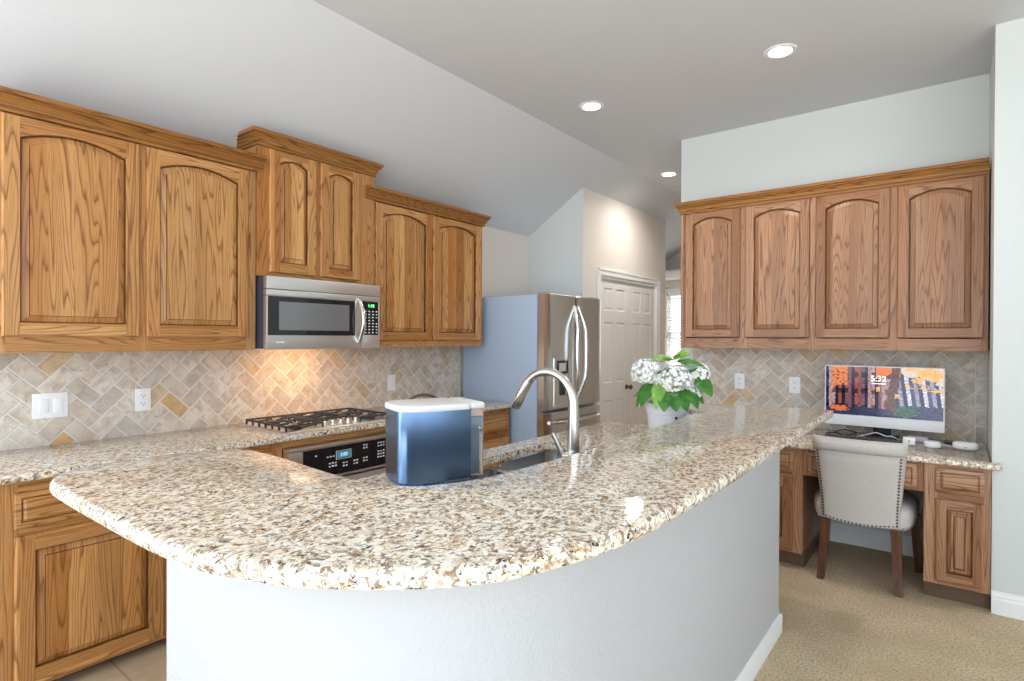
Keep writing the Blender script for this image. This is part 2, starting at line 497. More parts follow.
# half wall under the bar
def half_wall_path(off):
    base = [(1.93, .60), (2.15, .60), (2.36, .613), (2.54, .665), (2.68, .76), (2.765, .89), (2.808, 1.04), (2.822, 1.22), (2.822, 1.6)]
    P = [Vector(p) for p in catmull([(x, y, 0) for x, y in base], 5)]
    P.append(Vector((2.822, 3.03, 0)))
    out = []
    for i, p in enumerate(P):
        d = (P[min(i+1, len(P)-1)] - P[max(i-1, 0)]).normalized()
        n = Vector((-d.y, d.x, 0))
        out.append((p + n * off))
    return out
o_ = half_wall_path(0); i_ = half_wall_path(.14)
bm = BM(); slab(bm, [(p.x, p.y) for p in o_] + [(p.x, p.y) for p in reversed(i_)], [(0, 0), (0, 1.030)])
struct(obj('wall_bar', bm, ORANGE_PEEL, smooth=35))
bm = BM(); prof = [(.001, 0), (-.014, 0), (-.014, .06), (-.010, .07), (-.010, .078), (-.004, .092), (.001, .092)]
rings = []
for off, z in prof: rings.append([bm.verts.new((p.x, p.y, z)) for p in half_wall_path(off)])
for a, b in zip(rings, rings[1:]):
    for k in range(len(a) - 1): bm.faces.new((a[k], a[k+1], b[k+1], b[k]))
# return round the free end of the half wall
box(bm, 2.68, 2.836, 3.03, 3.044, 0, .092)
struct(obj('baseboard_bar', bm, TRIM, smooth=30))

# ------------------------------------------------------------------ BACKSPLASH (herringbone, one mesh each)
def herringbone(name, u0, u1, v0, v1, place, a=.0765, seed=1, border=None):
    """place(u,v,d) -> world point; d is off the wall"""
    rng = random.Random(seed)
    t = bmesh.new(); lay = t.faces.layers.float.new('tone')
    c, s = math.cos(PI/4), math.sin(PI/4); g = .0022
    R = int((u1 - u0 + v1 - v0) / a) + 6
    cu, cv = (u0 + u1) / 2, (v0 + v1) / 2
    for i in range(-R, R):
        for j in range(-R, R):
            k = (i - j) % 4
            if k == 0: rect = (i, i + 2, j, j + 1)
            elif k == 2: rect = (i, i + 1, j - 1, j + 1)
            else: continue
            x0, x1, y0, y1 = rect[0]*a + g, rect[1]*a - g, rect[2]*a + g, rect[3]*a - g
            mx, my = (x0+x1)/2, (y0+y1)/2
            U, V = cu + mx*c - my*s, cv + mx*s + my*c
            if U < u0 - .12 or U > u1 + .12 or V < v0 - .12 or V > v1 + .12: continue
            tone = rng.random()
            e = .003
            lo = [t.verts.new((cu + x*c - y*s, cv + x*s + y*c, .001)) for x, y in ((x0,y0),(x1,y0),(x1,y1),(x0,y1))]
            hi = [t.verts.new((cu + x*c - y*s, cv + x*s + y*c, .0075)) for x, y in ((x0+e,y0+e),(x1-e,y0+e),(x1-e,y1-e),(x0+e,y1-e))]
            fs = [t.faces.new(hi)] + [t.faces.new((lo[q], lo[(q+1) % 4], hi[(q+1) % 4], hi[q])) for q in range(4)]
            for fc in fs: fc[lay] = tone
    bu0, bu1 = u0, u1
    if border == 'hi': bu1 = u1 - .055
    for co, no in (((bu0,0,0),(-1,0,0)), ((bu1,0,0),(1,0,0)), ((0,v0,0),(0,-1,0)), ((0,v1,0),(0,1,0))):
        bmesh.ops.bisect_plane(t, geom=t.verts[:] + t.edges[:] + t.faces[:], plane_co=co, plane_no=no, clear_outer=True)
    if border == 'hi':
        v = v0 + .002
        while v < v1 - .01:
            h = min(.098, v1 - v)
            e = .003; x0, x1, y0, y1 = u1 - .051, u1 - .001, v, v + h
            lo = [t.verts.new((x, y, .001)) for x, y in ((x0,y0),(x1,y0),(x1,y1),(x0,y1))]
            hi = [t.verts.new((x, y, .0075)) for x, y in ((x0+e,y0+e),(x1-e,y0+e),(x1-e,y1-e),(x0+e,y1-e))]
            tone = rng.random() * .85
            for fc in [t.faces.new(hi)] + [t.faces.new((lo[q], lo[(q+1) % 4], hi[(q+1) % 4], hi[q])) for q in range(4)]: fc[lay] = tone
            v += h + .004
    q = [t.verts.new(p) for p in ((u0,v0,.004),(u1,v0,.004),(u1,v1,.004),(u0,v1,.004))]
    fc = t.faces.new(q); fc.material_index = 1
    q2 = [t.verts.new(p) for p in ((u0,v0,0),(u1,v0,0),(u1,v1,0),(u0,v1,0))]
    for k in range(4): t.faces.new((q[k], q[(k+1) % 4], q2[(k+1) % 4], q2[k])).material_index = 1
    for v in t.verts: v.co = place(*v.co)
    return struct(obj(name, t, [TRAV, GROUT]))
herringbone('backsplash_left', .49, 3.715, .914, 1.80, lambda u, v, d: Vector((d, u, v)), seed=3, border='hi')
herringbone('backsplash_desk', 1.78, 3.655, .80, 1.40, lambda u, v, d: Vector((u, YD - d, v)), seed=8, border='hi')

# ------------------------------------------------------------------ CABINET KIT (local: u = x, front = -y, up = z)
WOOD = OAKS
def arched(u0, u1, v0, v1, rise, n=14):
    """loop: bottom-left, bottom-right, right spring, arch..., left spring"""
    pts = [(u0, v0), (u1, v0), (u1, v1 - rise)]
    c = (u0 + u1) / 2; hw = (u1 - u0) / 2
    for k in range(1, n):
        x = u1 - (u1 - u0) * k / n
        pts.append((x, v1 - rise * ((x - c) / hw) ** 2))
    pts.append((u0, v1 - rise))
    return pts

def bridge(bm, A, B, mi=0, closed=True, mif=None):
    n = len(A)
    for k in range(n if closed else n - 1):
        k2 = (k + 1) % n
        vs = [A[k], A[k2], B[k2], B[k]]
        vs = [v for i, v in enumerate(vs) if v not in vs[:i]]
        if len(vs) < 3: continue
        fc = bm.faces.new(vs); fc.material_index = mif(k) if mif else mi

def add_door(parent, name, u0, u1, v0, v1, y, t=.019, st=.058, rise=.0, nested=False, rail=None, top=None):
    """frame-and-raised-panel front; y = plane of the back of the door (front at y - t)"""
    rail = st if rail is None else rail
    topr = rail if top is None else top
    n = 14
    def V(bm, p, d): return bm.verts.new((p[0], y - d, p[1]))
    inner = arched(u0 + st, u1 - st, v0 + rail, v1 - topr, rise, n)
    def outer(i, d, bm):
        a0, a1, b0, b1 = u0 + i, u1 - i, v0 + i, v1 - i
        pts = [(a0, b0), (a1, b0), (a1, b1)] + [(p[0], b1) for p in inner[3:-1]] + [(a0, b1)]
        return [V(bm, p, d) for p in pts]
    bm = BM()
    o0 = outer(0, 0, bm); o1 = outer(0, t - .006, bm); o2 = outer(.0025, t - .002, bm); o3 = outer(.006, t, bm)
    bm.faces.new(o0[::-1]).material_index = 0
    L = len(inner)
    horiz = lambda k: 1 if (k == 0 or (3 <= k < L - 2)) else 0
    bridge(bm, o0, o1, mif=horiz); bridge(bm, o1, o2, mif=horiz); bridge(bm, o2, o3, mif=horiz)
    # front face of the frame: stiles run through, rails butt between them
    sl = [V(bm, (u0 + st, v0 + .006), t), V(bm, (u1 - st, v0 + .006), t)]
    sh = [V(bm, (u1 - st, v1 - .006), t), V(bm, (u0 + st, v1 - .006), t)]
    I = [V(bm, p, t) for p in inner]
    bm.faces.new((o3[0], sl[0], I[0], I[-1], sh[1], o3[-1])).material_index = 0
    bm.faces.new((o3[1], o3[2], sh[0], I[2], I[1], sl[1])).material_index = 0
    bm.faces.new((sl[0], sl[1], I[1], I[0])).material_index = 1
    top = [V(bm, (p[0], v1 - .006), t) for p in inner[3:-1]]
    T = [sh[0]] + top + [sh[1]]
    for k in range(len(T) - 1): bm.faces.new((I[2 + k], T[k], T[k+1], I[3 + k])).material_index = 1
    def loop(i, d, r=None): return [V(bm, p, d) for p in arched(u0 + st + i, u1 - st - i, v0 + rail + i, v1 - topr - i, rise if r is None else r, n)]
    l1 = loop(.0025, t - .004); l2 = loop(.005, t - .015)
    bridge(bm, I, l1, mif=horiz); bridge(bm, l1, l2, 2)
    door = obj(name, bm, WOOD, parent)
    # raised panel
    bm = BM()
    a = loop(.0045, t - .0165)
    w = u1 - u0 - 2*st
    s1, s2 = (.0085, min(.032, w * .18))
    b = loop(s1, t - .0165); c = loop(s2, t - .008); d = loop(s2 + .0018, t - .0005)
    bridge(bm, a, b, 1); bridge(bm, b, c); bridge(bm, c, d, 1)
    if nested:
        e = loop(s2 + .010, t - .0005); f_ = loop(s2 + .012, t - .006); g = loop(s2 + .015, t - .006); h = loop(s2 + .022, t + .001)
        bridge(bm, d, e); bridge(bm, e, f_, 1); bridge(bm, f_, g, 1); bridge(bm, g, h); d = h
    bm.faces.new(d)
    obj('raised_panel', bm, [WOOD[0], GROOVE_STAIN_SHADE], door)
    return door

def add_drawer(parent, u0, u1, v0, v1, y, t=.019):
    bm = BM()
    def loop(i, d):
        return [bm.verts.new((p[0], y - d, p[1])) for p in ((u0+i, v0+i), (u1-i, v0+i), (u1-i, v1-i), (u0+i, v1-i))]
    L = [loop(0, 0), loop(0, t - .007), loop(.003, t - .004), loop(.020, t - .002), loop(.022, t - .006), loop(.026, t - .006), loop(.034, t + .001), loop(.036, t + .0015)]
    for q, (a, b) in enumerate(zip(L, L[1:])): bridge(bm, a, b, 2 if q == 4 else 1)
    bm.faces.new(L[0]).material_index = 1; bm.faces.new(L[-1]).material_index = 1
    return obj('drawer_front', bm, WOOD, parent)

def frame_bars(bm, u0, u1, v0, v1, y, stiles, rails, t=.019):
    """face frame: stiles [(a,b)] full height, rails [(a,b,z0,z1)]"""
    for a, b in stiles: box(bm, a, b, y, y + t, v0, v1, .0012, 0, 1)
    for a, b, z0, z1 in rails: box(bm, a, b, y + .0004, y + t, z0, z1, .0012, 1, 1)

CROWN = [(-.018, 0), (0, 0), (.008, 0), (.010, .004), (.010, .011), (.005, .014), (.005, .017), (.014, .021), (.020, .036), (.032, .051), (.043, .056), (.043, .059), (.038, .061), (.038, .064), (.049, .067), (.052, .072), (.052, .086), (0, .086)]
def add_crown(parent, u0, u1, depth, z, left=True, right=True, scale=1.0):
    bm = BM(); rings = []
    for o, v in CROWN:
        o *= scale * .86; v *= scale
        a = u0 - (o if left else 0); b = u1 + (o if right else 0)
        rings.append([bm.verts.new(p) for p in ((a, -.002, z + v), (a, -depth - o, z + v), (b, -depth - o, z + v), (b, -.002, z + v))])
    for A, B in zip(rings, rings[1:]):
        for k in (0, 1, 2):
            fc = bm.faces.new((A[k], A[k+1], B[k+1], B[k])); fc.material_index = 1 if k == 1 else 0
    bm.faces.new(rings[-1]); 
    return obj('crown_molding', bm, [CROWNY, CROWNH], parent)

def upper_cabinet(label, loc, rotz, w, depth, z0, z1, doors, dz, rise, stiles, crown_l=True, crown_r=True, crown_depth=None, crown_u0=0.0, crown_u1=0.0, bottom_rail=.075, group=None):
    t = thing('wall_cabinet', label, 'cabinet', loc, rotz, group)
    bm = BM()
    box(bm, 0, .018, -depth + .019, -.002, z0, z1); box(bm, w - .018, w, -depth + .019, -.002, z0, z1)
    box(bm, .018, w - .018, -depth + .019, -.002, z0 + .03, z0 + .048, mi=1); box(bm, .018, w - .018, -depth + .019, -.002, z1 - .018, z1, mi=1)
    box(bm, .018, w - .018, -.012, -.002, z0 + .048, z1 - .018)
    obj('carcass', bm, WOOD, t)
    bm = BM()
    frame_bars(bm, 0, w, z0, z1, -depth, stiles, [(0 + .01, w - .01, z0, z0 + bottom_rail), (.01, w - .01, z1 - .05, z1)])
    obj('face_frame', bm, WOOD, t)
    for a, b in doors: add_door(t, 'door', a, b, dz[0], dz[1], -depth - .0005, rise=rise, top=.043)
    add_crown(t, crown_u0, w + crown_u1, crown_depth or depth, z1, crown_l, crown_r)
    return t

R90 = PI / 2
# --- three cabinets on the left wall
upper_cabinet('wide oak wall cabinet with two arched doors above the switch plate', (0, .535, 0), R90, 1.138, .33, 1.376, 2.398,
    [(.031, .545), (.574, 1.090)], (1.448, 2.392), .044, [(0, .045), (.535, .585), (1.08, 1.138)], True, False, crown_depth=.3465, crown_u1=.032)
upper_cabinet('raised oak wall cabinet with two small doors directly above the microwave', (0, 1.675, 0), R90, .83, .345, 1.803, 2.552,
    [(.068, .372), (.402, .702)], (1.828, 2.546), .030, [(0, .085), (.36, .41), (.69, .83)], True, True, bottom_rail=.04)
upper_cabinet('oak wall cabinet with two arched doors between microwave and refrigerator', (0, 2.507, 0), R90, 1.146, .33, 1.380, 2.392,
    [(.013, .543), (.563, 1.110)], (1.428, 2.386), .044, [(0, .03), (.53, .575), (1.10, 1.146)], False, True, crown_depth=.3465, crown_u0=-.075)
# --- desk wall
WOOD = ROSE
upper_cabinet('long oak wall cabinet with four arched doors above the computer desk', (1.80, YD, 0), 0, 1.852, .33, 1.380, 2.418,
    [(.042, .452), (.489, .912), (.948, 1.370), (1.410, 1.832)], (1.460, 2.412), .042, [(0, .05), (.44, .50), (.90, .96), (1.36, 1.42), (1.82, 1.852)], True, False)

# --- base cabinets
WOOD = OAKS
FD = .60    # base cabinet face plane at x = .60, door fronts at .62
def base_cabinet(name, label, loc, rotz, w, depth, top, doors=(), drawers=(), stiles=(), rails=(), nested=False, toe=.10, toe_in=.07, kick=True):
    if depth == FD: toe = .04; doors = [(a, b, .058, d) for a, b, c, d in doors]; rails = [(a, b, .04 if c == .10 else c, d) for a, b, c, d in rails]
    t = thing(name, label, 'cabinet', loc, rotz)
    bm = BM(); y = -depth
    box(bm, 0, .018, y + .019, -.002, toe, top); box(bm, w - .018, w, y + .019, -.002, toe, top)
    box(bm, .018, w - .018, y + .019, -.002, toe, toe + .018, mi=1); box(bm, .018, w - .018, -.012, -.002, toe + .018, top)
    box(bm, .018, w - .018, y + .019, -.012, top - .018, top, mi=1)
    obj('carcass', bm, WOOD, t)
    if kick:
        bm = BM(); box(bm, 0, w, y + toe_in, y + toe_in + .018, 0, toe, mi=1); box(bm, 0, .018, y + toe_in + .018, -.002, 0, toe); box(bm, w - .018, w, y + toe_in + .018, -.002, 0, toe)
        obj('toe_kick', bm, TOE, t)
    bm = BM(); frame_bars(bm, 0, w, toe, top, y, stiles, rails); obj('face_frame', bm, WOOD, t)
    for d in doors: add_door(t, 'door', *d, y - .0005, st=.048 if nested else .062, nested=nested)
    for d in drawers: add_drawer(t, *d, y - .0005)
    return t
base_cabinet('base_cabinet', 'oak base cabinet with one drawer and door left of the island', (0, .49, 0), R90, .62, FD, .882,
    [(.066, .598, .105, .660)], [(.066, .598, .692, .832)], [(0, .08), (.585, .62)], [(.01, .61, .655, .70), (.01, .61, .10, .13), (.01, .61, .825, .882)])
base_cabinet('base_cabinet', 'oak base cabinet beside the oven, mostly hidden behind the island top', (0, 1.115, 0), R90, .535, FD, .882,
    [(.03, .505, .105, .660)], [(.03, .505, .692, .832)], [(0, .045), (.49, .535)], [(.01, .525, .655, .70), (.01, .525, .10, .13), (.01, .525, .825, .882)])
base_cabinet('oven_cabinet', 'oak cabinet surround holding the wall oven under the cooktop', (0, 1.653, 0), R90, .845, FD, .882,
    [], [(.04, .805, .105, .225)], [(0, .030), (.815, .845)], [(.01, .835, .838, .882), (.01, .835, .10, .13), (.01, .835, .21, .235)])
base_cabinet('base_cabinet', 'oak base cabinet beside the refrigerator, seen behind the ice maker', (0, 2.50, 0), R90, 1.19, FD, .882,
    [(.04, .58, .105, .640), (.61, 1.165, .105, .640)], [(.04, .58, .672, .835), (.61, 1.165, .672, .835)], [(0, .05), (.57, .62), (1.14, 1.19)], [(.01, 1.18, .635, .68), (.01, 1.18, .10, .13), (.01, 1.18, .825, .882)])
# sink cabinet behind the half wall, doors toward the cooktop
base_cabinet('sink_cabinet', 'oak sink base cabinet under the lower counter behind the bar', (2.655, 3.24, 0), -R90, 1.90, .895, .70,
    [(.05, .62, .105, .64), (.65, 1.22, .105, .64), (1.25, 1.85, .105, .64)], [], [(0, .05), (1.85, 1.90), (.61, .66), (1.21, 1.26)], [(.01, 1.89, .64, .70), (.01, 1.89, .10, .13)])
bpy.context.view_layer.update()
# desk cabinets
WOOD = ROSE
DTOP = .768
DFY = 3.93
base_cabinet('desk_cabinet', 'narrow oak desk cabinet with drawer and door at the right wall', (3.368, YD - .01, 0), 0, .288, YD - .01 - DFY, DTOP,
    [(.052, .262, .125, .575)], [(.052, .262, .612, .745)], [(0, .062), (.252, .288)], [(.01, .278, .57, .62), (.01, .278, .10, .14), (.01, .278, .735, DTOP)], nested=True)
base_cabinet('desk_cabinet', 'oak desk cabinet at the left of the chair, partly behind the bar', (1.86, YD - .01, 0), 0, .892, YD - .01 - DFY, DTOP,
    [(.46, .84, .125, .575), (.05, .43, .125, .575)], [(.46, .84, .612, .745), (.05, .43, .612, .745)], [(0, .06), (.42, .47), (.83, .892)], [(.01, .88, .57, .62), (.01, .88, .10, .14), (.01, .88, .735, DTOP)])
t = thing('kneehole_unit', 'shallow oak drawer unit spanning the kneehole behind the chair', 'drawer', (2.754, YD - .01, 0))
bm = BM(); dd = YD - .01 - DFY
frame_bars(bm, 0, .612, .60, DTOP, -dd, [(0, .04), (.572, .612)], [(.01, .60, .60, .625), (.01, .60, .745, DTOP)])
obj('face_frame', bm, WOOD, t); add_drawer(t, .03, .582, .617, .75, -dd - .0005)
bm = BM(); box(bm, .002, .61, -dd + .02, -.25, .61, .75, mi=1); obj('drawer_box', bm, WOOD, t)

# ------------------------------------------------------------------ COUNTERTOPS
def bull(t, z, n=5, flat=0.0):
    """levels of a bullnose edge of thickness t whose top is z"""
    r = t / 2; L = []
    for k in range(2 * n + 1):
        a = -PI/2 + PI * k / (2 * n)
        L.append((r - r * math.cos(a), z - r + r * math.sin(a)))
    return L
def eased(t, z, e=.006):
    return [(e, z - t), (0, z - t + e), (0, z - e), (e*.3, z - e*.3), (e, z)]
bm = BM(); slab(bm, [(.002, .47), (.655, .47), (.655, 3.70), (.002, 3.70)], eased(.032, .914, .008))
tag(obj('countertop', bm, GRANITE, smooth=40), 'long granite countertop along the left wall holding the cooktop', 'countertop')

SX0, SX1 = 1.855, 2.285
bowls = [(1.50, 1.93), (1.98, 2.44)]
holes = [[(p.x, p.y) for p in rounded([(SX0, a), (SX1, a), (SX1, b), (SX0, b)], .07, 6)] for a, b in ((1.50, 2.44),)]
bm = BM(); slab(bm, rounded([(1.72, .76), (2.675, .76), (2.675, 3.31), (1.72, 3.31)], [.0, .5, .0, .05]), eased(.032, .914, .008), holes=holes)
tag(obj('sink_countertop', bm, GRANITE, smooth=40), 'lower granite counter around the sink, just behind the raised bar', 'countertop')

bar = [(1.666,.430),(1.82,.428),(1.978,.429),(2.207,.432),(2.348,.439),(2.453,.453),(2.569,.489),(2.652,.526),(2.737,.582),(2.825,.658),(2.898,.749),(2.940,.848),(2.968,.944),(2.990,1.069),(3.000,1.257),(3.003,1.678),(2.993,2.274),
       (2.988,3.0),(2.988,3.45),(2.975,3.492),(2.93,3.503),(2.70,3.468),(2.45,3.425),(2.335,3.39),(2.272,3.33),(2.262,3.24),(2.33,3.10),(2.415,2.95),(2.446,2.79),(2.462,2.55),(2.478,2.2),(2.498,1.807),(2.497,1.441),
       (2.477,1.182),(2.424,1.043),(2.343,.982),(2.228,.960),(2.05,.966),(1.82,.987),(1.68,.987),(1.62,.982),(1.565,.955),(1.50,.868),(1.476,.77),(1.468,.70),(1.467,.624),(1.477,.553),(1.497,.511),(1.55,.462),(1.60,.438)]
bm = BM(); slab(bm, [(p.x, p.y) for p in catmull([(x, y, 0) for x, y in bar], 5, closed=True)], [(.011, 1.0305), (.003, 1.034), (0, 1.041), (0, 1.050), (.001, 1.056), (.004, 1.062), (.009, 1.0655), (.015, 1.067)])
tag(obj('bar_countertop', bm, GRANITE, smooth=40), 'large curved raised granite bar top in the foreground', 'countertop')

bm = BM(); slab(bm, rounded([(1.86, 3.885), (3.70, 3.885), (3.70, 3.955), (3.655, 3.955), (3.655, YD - .012), (1.86, YD - .012)], [0, .03, .01, 0, 0, 0]), eased(.032, .800, .008))
tag(obj('desk_countertop', bm, GRANITE, smooth=40), 'small granite desk top under the monitor', 'countertop')

# ------------------------------------------------------------------ SINK and FAUCET
SINKM = mat('satin_sink_steel', (.42,.42,.42), .26, metal=1.0)
t = thing('sink', 'double bowl stainless undermount sink set in the lower counter', 'sink', (2.07, 1.97, .72))
for a, b in bowls:
    bm = BM(); x0, x1 = SX0 - .005, SX1 + .005
    ol = rounded([(x0, a - .006), (x1, a - .006), (x1, b + .006), (x0, b + .006)], .075, 6)
    ol = [(p.x - 2.07, p.y - 1.97) for p in ol]
    slab(bm, ol, [(.05, -.005), (.025, .004), (.010, .03), (0, .150)], cap_top=False)
    obj('bowl', bm, SINKM, t, smooth=60)
    bm = BM(); cyl(bm, ((x0+x1)/2 - 2.07, (a+b)/2 - 1.97, -.004), (0,0,1), .042, .004, 24, bev=.001); obj('drain', bm, CHROME, t, smooth=40)
bm = BM(); box(bm, SX0 - 2.07, SX1 - 2.07, 1.93 + .004 - 1.97, 1.98 - .004 - 1.97, .10, .150, .008); obj('divider', bm, SINKM, t)

FX, FY = 2.355, 1.862
t = thing('faucet', 'tall gooseneck brushed nickel kitchen faucet behind the bar', 'faucet', (FX, FY, .914))
bm = BM(); lathe(bm, [(0, 0), (.031, 0), (.031, .006), (.0275, .012), (.026, .03), (.025, .10), (.0235, .11)]); obj('base', bm, NICKEL, t, smooth=50)
bm = BM(); R_ = .122; zc = .278
pts = [(0, 0, .10), (0, 0, .18), (0, 0, zc - .02)]
for k in range(0, 25):
    a_ = math.radians(150 * k / 24); pts.append((-R_ + R_ * math.cos(a_), 0, zc + R_ * math.sin(a_) * 1.02))
tube(bm, pts, [.0235, .0225, .0205] + [.0195 - .003 * min(1, k/8) for k in range(25)], 20); obj('gooseneck', bm, NICKEL, t, smooth=50)
bm = BM(); e = Vector(pts[-1]); d_ = (Vector(pts[-1]) - Vector(pts[-2])).normalized()
tube(bm, [e - d_ * .03, e - d_*.025, e + d_ * .05, e + d_ * .095, e + d_ * .105], [.0165, .0185, .021, .0225, .020], 20); obj('spray_head', bm, NICKEL, t, smooth=50)
bm = BM(); hdir = Vector((-.80, -.60, 0))
tube(bm, [Vector((0, 0, .085)), hdir * .045 + Vector((0, 0, .085))], .014, 14)
tube(bm, [hdir * .038 + Vector((0, 0, .080)), hdir * .056 + Vector((0, 0, .12)), hdir * .080 + Vector((0, 0, .172))], [.011, .0085, .0075], 12)
obj('lever_handle', bm, NICKEL, t, smooth=50)

# ------------------------------------------------------------------ COOKTOP
t = thing('gas_cooktop', 'stainless gas cooktop with black iron grates on the left counter', 'cooktop', (.36, 2.085, .914))
bm = BM(); slab(bm, rounded([(-.265, -.40), (.265, -.40), (.265, .40), (-.265, .40)], .012, 4), [(0, .0005), (0, .006), (.004, .010), (.03, .010), (.04, .006)])
obj('pan', bm, STEEL, t, smooth=40)
burners = [(-.12, -.26, .045), (.13, -.26, .036), (-.02, 0, .052), (-.12, .26, .036), (.13, .26, .045)]
for bx_, by_, r in burners:
    bm = BM(); lathe(bm, [(0, .006), (r, .006), (r, .016), (r*.8, .020), (r*.8, .026), (0, .028)], (bx_, by_, 0), 24); obj('burner', bm, IRON, t, smooth=40)
for gi, gy in enumerate((-.250, 0, .250)):
    bm = BM(); w_ = .121; xa, xb = -.225, (.222 if gi != 1 else .10); zt = .042
    def bar_(x0, x1, y0, y1): box(bm, x0, x1, y0, y1, zt - .012, zt, .003, 0, 1)
    bar_(xa, xb, gy - w_, gy - w_ + .011); bar_(xa, xb, gy + w_ - .011, gy + w_)
    bar_(xa, xa + .011, gy - w_, gy + w_); bar_(xb - .011, xb, gy - w_, gy + w_)
    xm = (xa + xb) / 2; bar_(xm - .006, xm + .006, gy - w_, gy + w_)
    for xx in ((xa + xm) / 2, (xb + xm) / 2):
        bar_(xx - .006, xx + .006, gy - w_, gy - .035); bar_(xx - .006, xx + .006, gy + .035, gy + w_)
        bar_(xx - .09, xx - .03, gy - .006, gy + .006); bar_(xx + .03, xx + .09, gy - .006, gy + .006)
    nfin = 7                                                      # angled feet that show along the ends
    for k in range(nfin):
        xx = xa + (xb - xa - .011) * k / (nfin - 1)
        for yy in ((gy - w_, gy + w_ - .011)):
            box(bm, xx, xx + .011, yy, yy + .011, .009, zt - .008, .002, 0, 1)
    obj('grate', bm, IRON, t)
for k in range(5):
    bm = BM(); c_ = (.185, -.075 + .088 * k - .10, .010); 
    lathe(bm, [(0, 0), (.020, 0), (.020, .004), (.016, .007), (.0145, .026), (.012, .028), (0, .028)], (.190, -.10 + .055 * k, .008), 20); box(bm, .188, .192, -.114 + .055*k, -.086 + .055*k, .034, .038, .001)
    obj('knob', bm, STEEL, t, smooth=40)

# ------------------------------------------------------------------ WALL OVEN (local: front -y)
LCD = mat('blue_display', (.01,.02,.03), .2, emit=(.10,.35,.5), estr=.35)
LEGEND = mat('white_legend', (.80,.82,.84), .5)
def text(name, body, size, mat_, parent, loc, rot=(PI/2, 0, 0), extrude=.0006, align='CENTER'):
    c = bpy.data.curves.new(name, 'FONT'); c.body = body; c.size = size; c.extrude = extrude; c.align_x = align; c.align_y = 'CENTER'
    c.materials.append(mat_)
    tmp = bpy.data.objects.new(name, c); COL.objects.link(tmp); bpy.context.view_layer.update()
    me = bpy.data.meshes.new_from_object(tmp.evaluated_get(bpy.context.evaluated_depsgraph_get()))
    bpy.data.objects.remove(tmp); bpy.data.curves.remove(c)
    o = bpy.data.objects.new(name, me); COL.objects.link(o); o.parent = parent; o.location = loc; o.rotation_euler = rot
    return o
t = thing('wall_oven', 'stainless wall oven with black control panel below the cooktop', 'oven', (.02, 1.685, 0), R90)
ow = .785; oy = -.645
bm = BM(); box(bm, .004, ow - .004, -.575, -.06, .24, .832); obj('body', bm, BLACKP, t)
bm = BM(); box(bm, 0, ow, oy, -.582, .815, .836, .004); box(bm, 0, .085, oy, -.582, .648, .815, .004); box(bm, ow - .03, ow, oy, -.582, .648, .815, .004); box(bm, .085, ow - .03, oy, -.582, .636, .650, .002)
obj('panel_frame', bm, STEEL, t, smooth=30)
bm = BM(); box(bm, .085, ow - .03, oy + .002, -.582, .650, .815, .001)
cp = obj('control_panel', bm, BLACKG, t)
bm = BM(); box(bm, .305, .395, oy - .0002, oy + .003, .742, .780); obj('display', bm, LCD, cp)
text('clock_digits', '3:00', .030, mat('display_ink', (.02,.05,.08), .4, emit=(.5,.9,1), estr=.8), cp, (.35, oy - .0006, .761), extrude=.0003)
fr = [(.298, .402, .784, .786), (.298, .402, .736, .738), (.298, .30, .738, .784), (.40, .402, .738, .784)]
bm = BM(); ring = [[bm.verts.new((x, y, z)) for x, z in ((.298 + k, .736 + k), (.402 - k, .736 + k), (.402 - k, .786 - k), (.298 + k, .786 - k))] for k, y in ((0, oy + .002), (0, oy - .0006), (.002, oy - .0006), (.002, oy + .002))]
for A, B in zip(ring, ring[1:]): bridge(bm, A, B)
obj('display_border', bm, LEGEND, cp)
rng = random.Random(4)
for (cx, cz, nx, nz) in ((.16, .775, 1, 1), (.235, .757, 3, 1), (.25, .700, 3, 2), (.345, .690, 2, 2), (.42, .690, 2, 2), (.49, .695, 2, 2), (.49, .772, 2, 2), (.60, .700, 3, 3), (.60, .770, 3, 2), (.68, .72, 2, 3)):
    bm = BM()
    for i in range(nx):
        for j in range(nz):
            x = cx + i*.020; z = cz + j*.018
            box(bm, x, x + .011, oy - .0005, oy + .003, z, z + .006 + .003 * rng.random())
    obj('key_lettering', bm, LEGEND, cp)
bm = BM(); box(bm, 0, ow, oy + .008, -.582, .26, .625, .004); od = obj('oven_door', bm, STEEL, t, smooth=30)
bm = BM(); box(bm, .09, ow - .09, oy + .006, -.60, .30, .54, .002); obj('door_glass', bm, BLACKG, od)
bm = BM(); tube(bm, [(.06, oy - .045, .590), (ow - .06, oy - .045, .590)], .013, 16); box(bm, .07, .09, oy - .045, oy + .02, .582, .598, .003); box(bm, ow - .09, ow - .07, oy - .045, oy + .02, .582, .598, .003)
obj('door_handle', bm, STEEL, od, smooth=40)

# ------------------------------------------------------------------ MICROWAVE
t = thing('microwave', 'stainless over-the-range microwave mounted under the raised cabinet', 'microwave', (.012, 1.682, 0), R90)
mw = .80; z0, z1 = 1.378, 1.800; my = -.385
NAVY = mat('dark_painted_case', (.035,.045,.075), .4)
bm = BM(); box(bm, 0, mw, my, -.002, z0 + .004, z1 - .002, .002); obj('case', bm, NAVY, t)
bm = BM(); box(bm, 0, mw, my - .038, my - .001, z1 - .075, z1 - .002, .004); box(bm, 0, mw, my - .036, my - .001, z1 - .112, z1 - .078, .002)
obj('vent_grille', bm, STEEL, t, smooth=30)
bm = BM(); box(bm, 0, .655, my - .038, my - .001, z0, z1 - .114, .004); md = obj('door', bm, STEEL, t, smooth=30)
bm = BM(); box(bm, .006, .600, my - .0395, my - .03, z0 + .082, z1 - .116, .002); obj('door_window', bm, BLACKG, md)
MESHG = mat('window_mesh_glass', (.16,.165,.17), .10, spec=.8, coat=.5)
